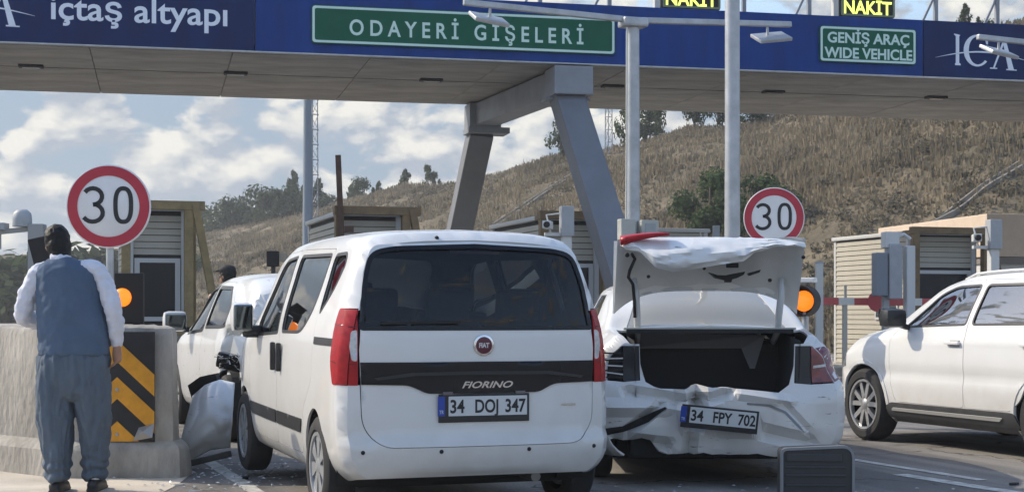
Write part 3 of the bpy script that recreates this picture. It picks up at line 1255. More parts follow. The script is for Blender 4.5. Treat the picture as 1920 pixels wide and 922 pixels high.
def flasher_right():
    x, dd = wx(1508, 14.9), 14.9
    t = thing('amber_warning_light', 'lit amber lamp with round black hood right of the open boot', 'warning light', (x, dd, 0), R(-28))
    zc = wz(564, dd)
    A = Matrix.Translation((0, 0, zc)) @ Matrix.Rotation(R(-90), 4, 'X')
    MB().lathe([(.0, .12), (.12, .11), (.15, .05), (.15, -.16), (.142, -.16), (.14, 0), (0, 0)], 28, A).build('hood', M_BLACK, t, angle=40)
    MB().lathe([(0, -.05), (.05, -.045), (.09, -.02), (.1, .0)], 24, A @ Matrix.Translation((0, 0, -.02))).build('lens', M_AMBER, t, True)
    MB().tube([(0, .03, 0), (0, .03, zc - .1)], .035, 10).build('post', M_GALV, t)
    MB().box((-.02, .02, zc + .2), (.26, .1, .05), bev=.01).build('top_bracket', mat('bracket_white', (.7, .7, .68), .5), t)


flasher_right()

# ================================================================ CONCRETE BARRIER WITH CHEVRON PANEL
M_CONC = mat('weathered_concrete', (.44, .41, .36), .9, color2=(.21, .195, .17), vscale=3.0, bump=.8, bscale=22, detail=12, stretch=(1, 1, .45))
M_YEL = mat('chevron_yellow', (.72, .32, .02), .5, var=.15, vscale=8)


def barrier():
    t = thing('concrete_barrier', 'weathered concrete barrier block with a black and yellow chevron panel, beside the man', 'barrier', (0, 0, 0))
    plan = [(-2.52, 11.42), (-2.51, 11.55), (-2.98, 13.1), (-3.7, 14.4), (-5.2, 14.9), (-5.4, 13.5), (-4.5, 12.45), (-3.31, 11.44), (-3.25, 11.42)]
    cen = Vector((-3.6, 13.0))
    prof = [(0, .11), (.2, .10), (.235, .075), (.27, .015), (.6, .01), (1.06, 0), (1.1, -.02), (1.115, -.06)]
    P = []
    m = len(plan)
    for i in range(m):
        a, b = Vector(plan[i]), Vector(plan[(i + 1) % m])
        k = max(1, int((b - a).length / .12))
        P += [a.lerp(b, j / k) for j in range(k)]
    n = len(P)
    v, f = [], []
    for z, off in prof:
        for i, p in enumerate(P):
            a, b = P[i - 1], P[(i + 1) % n]
            d = (b - a).normalized()
            nr = Vector((d.y, -d.x))
            if nr.dot(p - cen) < 0:
                nr = -nr
            q = p + nr * (off + .006 * fbm(p.x, p.y, z, 3, 5))
            v.append((q.x, q.y, z + (.012 * fbm(p.x, p.y, 0, 3, 4) if z > 1 else 0)))
    for r in range(len(prof) - 1):
        for i in range(n):
            j = (i + 1) % n
            f.append((r * n + i, r * n + j, (r + 1) * n + j, (r + 1) * n + i))
    b = len(prof) - 1
    f.append(tuple(b * n + i for i in range(n)))
    o = mk('block', v, f, M_CONC, t, True)
    bm = bmesh.new()
    bm.from_mesh(o.data)
    bmesh.ops.recalc_face_normals(bm, faces=bm.faces)
    bm.to_mesh(o.data)
    bm.free()
    o.data.set_sharp_from_angle(angle=R(32))
    cx, y = -2.915, 11.395
    pz0, pz1, hw = .265, 1.075, .275
    pn = MB().prism([(cx - hw, pz0), (cx + hw, pz0), (cx + hw, pz1), (cx - hw, pz1)], y - .012, y + .004, XZ).build('chevron_panel', mat('chevron_black', (.018, .018, .02), .5, var=.3, vscale=8), t)
    th, sl = .16, .93
    for zt in (1.014, .742, .417):
        mb = MB()
        for s in (-1, 1):
            pts = []
            for x, z in ((0, zt), (hw, zt - sl * hw), (hw, zt - sl * hw - th), (0, zt - th)):
                pts.append((x, z))
            if zt < .5:   # the bottom one is cut off by the edge of the panel
                zb = pz0 + .002
                pts = [(0, zt), ((zt - zb) / sl, zb), (0, zb)]
            mb.prism([(cx + s * x, z) for x, z in pts], y - .0155, y - .012, XZ)
        mb.build('yellow_stripe', M_YEL, pn)
    # bent and torn lower right corner of the panel
    MB().add([(cx + .12, y - .03, .27), (cx + .27, y - .06, .30), (cx + .275, y - .02, .40), (cx + .16, y - .016, .37), (cx + .2, y - .075, .34)],
             [(0, 1, 4), (1, 2, 4), (2, 3, 4), (3, 0, 4)]).build('torn_corner', mat('scraped_metal', (.35, .35, .34), .4, .6), pn)
    for zz in (.32, .65, .98):
        MB().lathe([(0, -.006), (.012, -.005), (.014, 0)], 10, Matrix.Translation((cx, y - .016, zz)) @ Matrix.Rotation(R(-90), 4, 'X')).build('bolt', M_GALV, pn)


barrier()

# ================================================================ TOLL ISLANDS AND BOOTHS
M_KERB = mat('kerb_concrete', (.4, .38, .34), .9, var=.2, vscale=2)
M_SIDING = mat('cream_siding', (.42, .395, .33), .55, var=.05, vscale=3)
M_TIMBER = mat('brown_guard_frame', (.19, .125, .06), .6, var=.22, vscale=6)
M_TIMBER2 = mat('ochre_guard_frame', (.25, .18, .08), .6, var=.22, vscale=6)
M_BOOTHW = mat('booth_white', (.55, .56, .56), .5)
M_WINDARK = mat('booth_glass', (.012, .016, .022), .22, spec=.25)
M_CABIN = mat('cabin_dark_inside', (.03, .03, .032), .8)


def island(px, d0, length, w, ang):
    d = Vector((-math.sin(R(ang)), math.cos(R(ang)), 0))
    c = Vector((wx(px, d0), d0, 0)) + d * length / 2
    o = MB().box((0, 0, .07), (w, length, .16), bev=.03).build('toll_island', M_KERB)
    o.location = c
    o.rotation_euler = (0, 0, R(ang))
    return tag(o, kind='structure')


island(296, 22.2, 9, 1.9, 17)
island(696, 23.6, 9, 1.9, 17)
island(1085, 24.6, 9, 1.9, 17)
island(1765, 29.0, 9, 1.9, 17)


def booth(label, px0, px1, d, height, frame=True, w=None, length=3.0, rot=17, side='L', dark_win=True):
    """front left corner seen at column px0, front right at px1; d metres ahead"""
    xl = wx(px0, d)
    if w is None:
        a = R(rot)
        k = (px1 - 960) / F_PX
        w = (k * d - xl) / (math.cos(a) - k * math.sin(a))
    t = thing('toll_booth', label, 'toll booth', (xl, d, .15), R(rot), 'toll booths in a row under the gantry')
    h = height - .15
    MB().box((w / 2, length / 2, h / 2), (w - .08, length - .08, h - .02)).build('cabin', M_CABIN, t)
    # horizontal siding boards: left flank, front end below and above the window, right flank
    bh = .105
    n = int(h / bh)
    me = {}

    def board(L):
        key = round(L, 3)
        if key not in me:
            o_ = MB().add([(0, 0, 0), (L, 0, 0), (L, -.022, .004), (0, -.022, .004), (0, 0, bh - .008), (L, 0, bh - .008), (L, -.006, bh - .008), (0, -.006, bh - .008)],
                          [(0, 1, 5, 4), (3, 7, 6, 2), (0, 3, 2, 1), (4, 5, 6, 7), (0, 4, 7, 3), (1, 2, 6, 5)]).build('siding_board', M_SIDING, t)
            me[key] = o_.data
            return o_
        return link(bpy.data.objects.new('siding_board', me[key]), t)
    wz0, wz1 = .95, 1.95
    for i in range(n):
        z = i * bh + .01
        o = board(length)
        o.location = (.02, length, z)
        o.rotation_euler = (0, 0, R(-90))
        o = board(length)
        o.location = (w - .02, 0, z)
        o.rotation_euler = (0, 0, R(90))
        if z + bh < wz0 or z > wz1:
            o = board(w - .04)
            o.location = (.02, .03, z)
    for x in (.04, w - .04):
        for y in (.03, length - .03):
            MB().box((x, y, h / 2), (.09, .09, h), bev=.01).build('corner_post', M_BOOTHW, t)
    wd = t
    o = mk('window', *ring_frame([(.1, wz0), (w - .1, wz0), (w - .1, wz1), (.1, wz1)], [(.18, wz0 + .07), (w - .18, wz0 + .07), (w - .18, wz1 - .07), (.18, wz1 - .07)], -.02, .05, XZ), M_BOOTHW, t)
    mk('pane', [(.17, .02, wz0 + .06), (w - .17, .02, wz0 + .06), (w - .17, .02, wz1 - .06), (.17, .02, wz1 - .06)], [(0, 1, 2, 3)], M_WINDARK, o)
    if side == 'L':
        s0, s1 = length * .12, length * .42
        o = mk('window', *ring_frame([(s0, wz0), (s1, wz0), (s1, wz1 + .1), (s0, wz1 + .1)], [(s0 + .05, wz0 + .05), (s1 - .05, wz0 + .05), (s1 - .05, wz1 + .05), (s0 + .05, wz1 + .05)], -.02, .03, Matrix(((0, 0, 1, 0), (1, 0, 0, 0), (0, 1, 0, 0), (0, 0, 0, 1)))), M_BOOTHW, t)
        mk('pane', [(-.012, s0 + .04, wz0 + .04), (-.012, s1 - .04, wz0 + .04), (-.012, s1 - .04, wz1 + .06), (-.012, s0 + .04, wz1 + .06)], [(0, 1, 2, 3)], mat('dark_pane', (.03, .04, .045), .1), o)
    MB().box((w / 2, length / 2, h + .03), (w + .1, length + .1, .08), bev=.02).build('roof', M_BOOTHW, t)
    if frame:
        fr = M_TIMBER if frame == 1 else M_TIMBER2
        y = -.35
        for x in (-.05, w + .0):
            MB().bar((x, y, -.1), (x, y, h + .12), .14, .14, (0, 1, 0), bev=.01).build('guard_post', fr, t)
        MB().bar((-.14, y, h + .06), (w + .25, y, h + .06), .16, .14, bev=.01).build('guard_beam', fr, t)
        MB().bar((-.1, y - .02, .80), (w + .3, y - .02, .80), .1, .16, bev=.01).build('guard_rail', fr, t)
        MB().bar((w + .1, y - .05, h + .08), (w + .48, y - .05, .75), .12, .12, (0, 1, 0), bev=.01).build('diagonal_brace', fr, t)
        MB().bar((w + .12, y + .6, h + .05), (w + .12, y + .6, .0), .1, .1, (0, 1, 0), bev=.01).build('guard_post', fr, t)
        for x in (-.02, w + .02):
            MB().bar((x, y, h + .03), (x, .1, h + .03), .09, .09, bev=.01).build('guard_tie', fr, t)
    return t


booth('toll booth with dark window and ochre guard frame behind the left speed sign', 240, 350, 24.4, 2.86, 2)
booth('toll booth whose brown guard frame rises over the white van roof', 634, 752, 25.7, 2.86, 1)
booth('toll booth with brown frame between the van roof and the near sloping leg', 1012, 1122, 26.9, 2.86, 1)
booth('narrow cream sided cabin behind the raised boot lid, left of the tall plain pole', 1236, 1326, 31.5, 2.9, 0)
booth('toll booth with cream siding and brown frame left of the white car roof', 1702, 1828, 31.0, 2.82, 1)

# toll office at the right edge
t = thing('toll_office', 'white toll office with a beige parapet at the right edge above the white car', 'building', (wx(1852, 36), 36, 0), R(10))
MB().box((3, 3, 1.2), (6, 6, 2.4)).build('wall', mat('office_white', (.6, .6, .58), .7, var=.06), t)
MB().box((3, 2.95, 3.05), (6.2, 6.2, 1.0), bev=.02).build('parapet', mat('parapet_beige', (.62, .50, .38), .7, var=.06), t)
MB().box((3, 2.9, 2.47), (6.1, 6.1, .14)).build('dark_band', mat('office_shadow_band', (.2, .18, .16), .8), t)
for x in (.78, 1.9, 3.0):
    o = mk('window', *ring_frame([(x - .36, .95), (x + .36, .95), (x + .36, 2.1), (x - .36, 2.1)], [(x - .28, 1.03), (x + .28, 1.03), (x + .28, 2.02), (x - .28, 2.02)], -.05, .02, XZ), M_BOOTHW, t)
    mk('pane', [(x - .29, -.012, 1.02), (x + .29, -.012, 1.02), (x + .29, -.012, 2.03), (x - .29, -.012, 2.03)], [(0, 1, 2, 3)], MATS['dark_pane'], o)

# rusty leaning post by the second booth
t = thing('leaning_post', 'thin rusty brown post leaning above the van roof', 'post', (wx(652, 25.2), 25.2, 0))
M_RUST = mat('rust_brown', (.085, .045, .03), .8, var=.3, vscale=9)
MB().bar((0, 0, 0), (wx(634, 25.2) - wx(652, 25.2), 0, wz(291, 25.2)), .085, .085, (0, 1, 0)).build('shaft', M_RUST, t)
MB().bar((-.05, -.02, 2.6), (.1, -.02, 2.6), .05, .1).build('clamp', M_RUST, t)

# boom gate with red and white arm
M_BOOMR = mat('boom_red', (.6, .10, .10), .5, var=.1, vscale=6)
M_BOOMW = mat('boom_white', (.78, .76, .70), .5)
t = thing('boom_gate', 'red and white boom gate arm with a red disc before the right toll booth', 'barrier arm', (wx(1762, 27.6), 27.6, 0), R(14))
zc = wz(566, 27.3)
MB().box((.2, .1, .55), (.34, .4, 1.1), bev=.03).build('motor_cabinet', mat('gate_cabinet', (.3, .3, .31), .5), t)
me = None
x = .0
i = 0
while x > -2.4:
    L = .3 if i % 2 else .36
    o = MB().box((x - L / 2, 0, zc + .002 * i), (L - .002, .05, .13), bev=.006).build('arm_segment', M_BOOMR if i % 2 == 0 else M_BOOMW, t)
    x -= L
    i += 1
MB().lathe([(0, -.012), (.18, -.012), (.18, .0), (0, .0)], 28, Matrix.Translation((-1.25, -.03, zc + .01)) @ Matrix.Rotation(R(-90), 4, 'X')).build('red_disc', mat('disc_red', (.62, .10, .11), .5), t)
o = MB().bar((-1.84, .03, 0), (-1.84, .03, zc + .05), .07, .07, (0, 1, 0)).bar((-1.84, .0, zc + .05), (-1.84, .0, zc + .3), .035, .035, (0, 1, 0)).build('arm_rest', mat('arm_rest_cream', (.55, .52, .44), .6), t)

# posts with cameras and readers
M_CABG = mat('reader_grey', (.36, .38, .4), .5, var=.08, vscale=6)
M_CABW = mat('reader_white', (.62, .63, .62), .5)


def camera_post(label, px, d, ztop, w, flip, with_top=True):
    t = thing('camera_post', label, 'camera post', (wx(px, d), d, 0), R(10), 'lane camera posts')
    MB().box((0, 0, ztop / 2), (w * .7, w * .7, ztop), bev=.01).build('post', M_CABW, t)
    MB().box((0, -.02, ztop - .22), (w, w * .9, .46), bev=.012).build('head_box', M_CABG, t)
    s = -1 if not flip else 1
    MB().box((s * .2, 0, ztop - .42), (.28, .06, .05)).build('bracket', M_CABW, t)
    c = MB().box((s * .3, -.05, ztop - .28), (.13, .26, .12), Matrix.Rotation(R(20 * s), 3, 'Z'), bev=.015).build('camera_body', M_CABW, t)
    MB().lathe([(0, 0), (.045, 0), (.05, .04), (.05, .06)], 14, Matrix.Translation((s * .34, -.2, ztop - .28)) @ Matrix.Rotation(R(-90), 4, 'X')).build('lens', M_BLACK, c, angle=40)
    MB().tube([(s * .24, .02, ztop - .4), (s * .3, .05, ztop - .12), (s * .1, .02, ztop - .1)], .015, 6).build('cable', M_CABW, t)
    return t


camera_post('white camera post right of the van roof', 1062, 23.5, wz(388, 23.5), .2, False)
camera_post('grey camera post standing behind the white car roof', 1862, 24, wz(413, 24), .2, False)
camera_post('small camera post just left of the tall plain pole behind the raised boot lid', 1342, 30, wz(424, 30), .12, False)

t = thing('card_reader', 'grey card reader cabinets on a post in front of the right toll booth', 'card reader', (wx(1662, 26.8), 26.8, 0), R(14))
MB().box((-.02, 0, .8), (.1, .1, 1.6)).build('post', M_CABG, t)
MB().box((-.16, -.06, 1.9), (.22, .2, .75), bev=.02).build('reader', mat('reader_blue_grey', (.2, .23, .27), .5), t)
MB().box((.09, -.08, 1.95), (.24, .22, .95), bev=.02).build('reader', M_CABG, t)
MB().box((.05, -.04, 2.5), (.26, .2, .28), bev=.02).build('camera_box', M_CABW, t)
MB().tube([(.18, -.05, 2.55), (.3, -.06, 2.6), (.42, -.06, 2.52)], .035, 8).build('arm', M_CABW, t)
MB().box((.38, -.1, 1.2), (.16, .16, 2.4), bev=.02).build('pillar', M_CABW, t)
t = thing('bollard_post', 'short white square post left of the lowered boom gate', 'post', (wx(1536, 25.5), 25.5, 0))
MB().box((0, 0, wz(491, 25.5) / 2), (.115, .115, wz(491, 25.5)), bev=.01).build('shaft', mat('post_white', (.55, .55, .53), .6), t)
MB().box((0, 0, wz(491, 25.5) - .01), (.13, .13, .03), bev=.006).build('cap', M_CABG, t)

# dome camera group behind the man
d = 19.5
t = thing('dome_camera_post', "grey post with a dome camera and bracket arm left of the man's head", 'camera post', (wx(70, d), d, 0))
MB().box((0, 0, wz(420, d) / 2), (.2, .16, wz(420, d)), bev=.015).build('post', mat('dome_post_grey', (.3, .31, .31), .5), t)
MB().bar((-.02, 0, wz(428, d)), (-.5, -.05, wz(436, d)), .06, .06).build('arm', MATS['dome_post_grey'], t)
MB().lathe([(0, .12), (.06, .115), (.11, .07), (.12, 0), (.12, -.1), (0, -.1)], 20, Matrix.Translation((-.19, 0, wz(410, d)))).build('dome', M_CABG, t, angle=40)
MB().box((-.42, -.04, wz(425, d)), (.1, .2, .09), bev=.01).build('camera_body', M_CABG, t)
MB().box((-.48, -.04, wz(430, d) - .1), (.06, .06, .3)).build('hanger', M_CABG, t)
t = thing('dark_panel', "black rectangular panel on a post left of the man's neck", 'panel', (wx(80, 16), 16, 0), R(12))
MB().box((0, 0, .8), (.07, .07, 1.6)).build('post', M_CABW, t)
MB().box((.02, -.06, wz(468, 16)), (.27, .06, .27), Matrix.Rotation(R(-14), 3, 'Y'), bev=.01).build('plate', M_BLACK, t)
t = thing('signal_box', 'small black signal box on a post above the wrecked car roof, beside the van', 'signal', (wx(512, 20), 20, 0))
MB().box((0, 0, wz(485, 20)), (.15, .14, .2), bev=.01).build('housing', M_BLACK, t)
MB().tube([(0, .02, 0), (0, .02, wz(490, 20))], .03, 8).build('post', M_DARK, t)
MB().box((.13, .02, wz(482, 20)), (.1, .12, .12), bev=.01).build('bracket', mat('signal_tan', (.3, .26, .2), .6), t)

# ================================================================ VEHICLES: LOFTED BODIES
def pchip(xs, ys, x):
    """monotone cubic interpolation, ys (n,) -> values at x"""
    xs, ys, x = np.asarray(xs, float), np.asarray(ys, float), np.asarray(x, float)
    h = np.diff(xs)
    dl = np.diff(ys) / h
    n = len(xs)
    d = np.zeros(n)
    if n == 2:
        d[:] = dl[0]
    else:
        for i in range(1, n - 1):
            if dl[i - 1] * dl[i] > 0:
                w1, w2 = 2 * h[i] + h[i - 1], h[i] + 2 * h[i - 1]
                d[i] = (w1 + w2) / (w1 / dl[i - 1] + w2 / dl[i])
        d[0], d[-1] = dl[0], dl[-1]
    i = np.clip(np.searchsorted(xs, x, side='right') - 1, 0, n - 2)
    t = (x - xs[i]) / h[i]
    t2, t3 = t * t, t * t * t
    return (2 * t3 - 3 * t2 + 1) * ys[i] + (t3 - 2 * t2 + t) * h[i] * d[i] + (-2 * t3 + 3 * t2) * ys[i + 1] + (t3 - t2) * h[i] * d[i + 1]


def inside(poly, pts):
    x, y = pts[:, 0], pts[:, 1]
    c = np.zeros(len(pts), bool)
    n = len(poly)
    j = n - 1
    for i in range(n):
        xi, yi = poly[i]
        xj, yj = poly[j]
        if yi != yj:
            k = ((yi > y) != (yj > y)) & (x < (xj - xi) * (y - yi) / (yj - yi) + xi)
            c ^= k
        j = i
    return c


def subdiv(poly, s):
    out = []
    n = len(poly)
    for i in range(n):
        a, b = np.array(poly[i], float), np.array(poly[(i + 1) % n], float)
        k = max(1, int(math.ceil(np.linalg.norm(b - a) / s)))
        out += [tuple(a + (b - a) * j / k) for j in range(k)]
    return out


def cdt(outer, holes, sp, extra=None, lines=None):
    """triangulate outer minus holes in 2D with an even scatter of inner points"""
    loops = [outer] + list(holes)
    V, E = [], []
    for lp in loops:
        b = len(V)
        V += [tuple(p) for p in lp]
        E += [(b + i, b + (i + 1) % len(lp)) for i in range(len(lp))]
    bd = np.array(V)
    o = np.array(outer)
    x0, y0 = o.min(0)
    x1, y1 = o.max(0)
    g = []
    r = 0
    y = y0 + sp * .5
    while y < y1:
        xs = np.arange(x0 + (sp * .5 if r % 2 else sp), x1, sp)
        g.append(np.stack([xs, np.full_like(xs, y)], 1))
        y += sp * .87
        r += 1
    g = np.concatenate(g) if g else np.zeros((0, 2))
    if extra is not None and len(extra):
        g = np.concatenate([g, np.array(extra)])
    if lines:
        # rows of points along fold lines, and none of the scatter close to them
        ln = []
        for (ax, ay), (bx_, by_), w in lines:
            L_ = math.hypot(bx_ - ax, by_ - ay)
            nx_, ny_ = -(by_ - ay) / L_, (bx_ - ax) / L_
            k = max(2, int(L_ / .014))
            for i in range(k + 1):
                for o_ in (-w, 0, w):
                    ln.append((ax + (bx_ - ax) * i / k + nx_ * o_, ay + (by_ - ay) * i / k + ny_ * o_))
        ln = np.array(ln)
        g = g[((g[:, None, :] - ln[None]) ** 2).sum(2).min(1) > (sp * .75) ** 2]
        g = np.concatenate([g, ln])
    k = inside(outer, g)
    for h in holes:
        k &= ~inside(h, g)
    g = g[k]
    if len(g):
        keep = np.ones(len(g), bool)
        for s in range(0, len(g), 2000):
            dd = ((g[s:s + 2000, None, :] - bd[None]) ** 2).sum(2).min(1)
            keep[s:s + 2000] = dd > (sp * .42) ** 2
        g = g[keep]
    allv = [Vector(p) for p in V] + [Vector(p) for p in g]
    vo, eo, fo, *_ = delaunay_2d_cdt(allv, E, [], 0, 1e-5, False)
    co = np.array([p[:] for p in vo])
    tri = np.array([t for t in fo if len(t) == 3])
    cen = co[tri].mean(1)
    k = inside(outer, cen)
    for h in holes:
        k &= ~inside(h, cen)
    a, b, c = co[tri[:, 0]], co[tri[:, 1]], co[tri[:, 2]]
    ar = abs((b[:, 0] - a[:, 0]) * (c[:, 1] - a[:, 1]) - (b[:, 1] - a[:, 1]) * (c[:, 0] - a[:, 0]))
    return co, tri[k & (ar > 1e-9)]


class Loft:
    """half cross-sections along the car; y = 0 at the tail, positive towards the nose"""

    def __init__(s, st, rr=.1, rf=.12, warp=None, deform=None):
        ys0 = [a[0] for a in st]
        s.L = ys0[-1]
        K = len(st[0][1])
        s.ys = np.unique(np.concatenate([np.linspace(0, rr, 9), np.linspace(rr, s.L - rf, 130), np.linspace(s.L - rf, s.L, 9)]))
        ctl = np.zeros((len(s.ys), K, 2))
        for k in range(K):
            for c in range(2):
                ctl[:, k, c] = pchip(ys0, [a[1][k][c] for a in st], s.ys)
        s.nt = 12 * (K - 1) + 1
        tt = np.linspace(0, K - 1, s.nt)
        s.T = np.zeros((len(s.ys), s.nt, 2))
        for i in range(len(s.ys)):
            p = ctl[i]
            seg = np.concatenate([[0], np.cumsum(np.maximum(1e-4, np.linalg.norm(np.diff(p, axis=0), axis=1)))])
            u = np.interp(tt, range(K), seg)
            for c in range(2):
                s.T[i, :, c] = pchip(seg, p[:, c], u)
        # roll the ends over
        for i, y in enumerate(s.ys):
            for e, r in ((y, rr), (s.L - y, rf)):
                if e < r:
                    ins = r - math.sqrt(max(0, r * r - (r - e) ** 2))
                    x, z = s.T[i, :, 0], s.T[i, :, 1]
                    zt, zb = z[-1], z[0]
                    s.T[i, :, 0] = x * (1 - ins / max(.3, x.max()))
                    s.T[i, :, 1] = zb + (z - zb) * (1 - ins / (zt - zb)) 
        mid = s.T[len(s.ys) // 2]
        s.A = np.concatenate([[0], np.cumsum(np.linalg.norm(np.diff(mid, axis=0), axis=1))])
        s.AT = s.A[-1]
        s.warp = warp or (lambda x, y, z: (x, y, z))
        s.deform = deform

    def row(s, y):
        y = min(max(y, 0), s.L)
        i = int(np.clip(np.searchsorted(s.ys, y) - 1, 0, len(s.ys) - 2))
        t = (y - s.ys[i]) / (s.ys[i + 1] - s.ys[i])
        return s.T[i] * (1 - t) + s.T[i + 1] * t

    def w_of(s, y, z, sg):
        """side position (y, z) -> panel coordinate"""
        zr = s.row(y)[:, 1]
        m = np.maximum.accumulate(zr) + np.arange(s.nt) * 1e-7
        if z < m[0]:
            a = (z - m[0])
        else:
            a = np.interp(z, m, s.A)
        return sg * (s.AT - a)

    def pt(s, y, w, off=0.0):
        r = s.row(y)
        a = s.AT - abs(w)
        sg = 1 if w >= 0 else -1
        x = np.interp(a, s.A, r[:, 0])
        z = np.interp(a, s.A, r[:, 1])
        if a < 0:
            z += a
        if off:
            e = .01
            x1, z1 = np.interp(a + e, s.A, r[:, 0]), np.interp(a + e, s.A, r[:, 1])
            x0, z0 = np.interp(a - e, s.A, r[:, 0]), np.interp(a - e, s.A, r[:, 1])
            nx, nz = z1 - z0, -(x1 - x0)
            q = math.hypot(nx, nz) or 1
            x += off * nx / q
            z += off * nz / q
        return s.fin(sg * x, y, z)

    def fin(s, x, y, z):
        p = s.warp(x, y, z)
        return s.deform(*p) if s.deform else p

    # ------------------------------------------------ panels
    def side_poly(s, poly, sg, sp=.05):
        return [(y, s.w_of(y, z, sg)) for y, z in subdiv(poly, sp)]

    def _emit(s, name, co3, tri, m, parent, rim, outward, smooth=True):
        co3 = np.array(co3)
        tri = np.array(tri)
        used = np.unique(tri)
        mp = -np.ones(len(co3), int)
        mp[used] = np.arange(len(used))
        co3 = co3[used]
        tri = mp[tri]
        n = np.cross(co3[tri[:, 1]] - co3[tri[:, 0]], co3[tri[:, 2]] - co3[tri[:, 0]])
        ref = outward(co3[tri].mean(1))
        flip = (n * ref).sum(1).sum() < 0
        if flip:
            tri = tri[:, ::-1]
            n = -n
        verts = [tuple(p) for p in co3]
        faces = [tuple(int(i) for i in t) for t in tri]
        if rim:
            vn = np.zeros_like(co3)
            for k in range(3):
                np.add.at(vn, tri[:, k], n)
            vn /= np.maximum(1e-9, np.linalg.norm(vn, axis=1))[:, None]
            cnt = {}
            for t in faces:
                for a, b in ((t[0], t[1]), (t[1], t[2]), (t[2], t[0])):
                    cnt[(a, b)] = 1
            be = [(a, b) for (a, b) in cnt if (b, a) not in cnt]
            top, bot = {}, {}
            for a, b in be:
                for q in (a, b):
                    if q not in top:
                        top[q] = len(verts)
                        verts.append(tuple(co3[q]))
                        bot[q] = len(verts)
                        verts.append(tuple(co3[q] - vn[q] * rim))
                faces.append((top[b], top[a], bot[a], bot[b]))
        return mk(name, verts, faces, m, parent, smooth)

    def panel(s, name, outer, holes, m, parent, sp=.055, off=0.0, rim=.015, extra=None):
        """outer / holes in panel coordinates (y, w)"""
        co, tri = cdt(outer, holes, sp, extra)
        P = [s.pt(y, w, off) for y, w in co]
        return s._emit(name, P, tri, m, parent, rim, lambda c: c - np.array([[0, 1, 0]]) * c - np.array([[0, 0, .75]]))

    def side(s, name, poly, holes, sg, m, parent, sp=.055, off=0.0, rim=.015):
        return s.panel(name, s.side_poly(poly, sg), [s.side_poly(h, sg) for h in holes], m, parent, sp, off, rim)

    def cap_ring(s, front=False, ins=0.0):
        r = s.T[-1 if front else 0]
        a = [(x, z) for x, z in r[::2]]
        a = [(max(x - ins, 0), z) for x, z in a]
        pts = a[:-1] + [(0, a[-1][1])] + [(-x, z) for x, z in a[:-1][::-1]]
        return pts

    def cap(s, name, outer, holes, m, parent, sp=.05, off=0.0, rim=.015, front=False, subd=True, lines=None):
        if subd:
            outer = subdiv(outer, sp)
            holes = [subdiv(h, sp) for h in holes]
        co, tri = cdt(outer, holes, sp, None, lines)
        y = s.L + off if front else -off
        P = [s.fin(x, s.L if front else 0.0, z) for x, z in co]
        if off:
            P = [(p[0], p[1] + (off if front else -off), p[2]) for p in P]
        return s._emit(name, P, tri, m, parent, rim, lambda c: np.tile([[0, 1.0 if front else -1.0, 0]], (len(c), 1)))

    def body_outer(s, y0=0.0, y1=None, sp=.05):
        y1 = s.L if y1 is None else y1
        n = int((y1 - y0) / sp)
        W = s.AT
        ys = [y0 + (y1 - y0) * i / n for i in range(n + 1)]
        nw = int(2 * W / sp)
        # end rows use the same points as the end caps
        ws = []
        for a in list(s.A[::2]):
            ws.append(W - a)
        ws = sorted(set([round(w, 6) for w in ws] + [round(-w, 6) for w in ws]))
        out = [(y, -W) for y in ys[:-1]] + [(y1, w) for w in ws[:-1]] + [(y, W) for y in ys[::-1][:-1]] + [(y0, w) for w in ws[::-1][:-1]]
        return out

    def end_points(s, rr=.1):
        ex = []
        for y in (.008, .022, .042, .07):
            for w in np.linspace(-s.AT, s.AT, int(2 * s.AT / .06)):
                ex.append((y, w))
        return ex


def section(ws, wm, wb, zb, wr, zr, zs=.2, bulge=.0, zm=.6, roofdrop=.045):
    """half section: sill, flank, belt line, window band, roof"""
    zw = zb + (zr - zb) * .5
    xw = wb + (wr - wb) * .45 + bulge
    return [(ws - .05, zs), (ws, zs + .035), (wm - .012, zs + (zm - zs) * .45), (wm, zm), (wm - .008, zb - (zb - zm) * .35), (wb, zb),
            (xw, zw), (wr + (wb - wr) * .1, zr - (zr - zb) * .16), (wr - .05, zr - roofdrop), (wr * .55, zr - .012), (0, zr)]


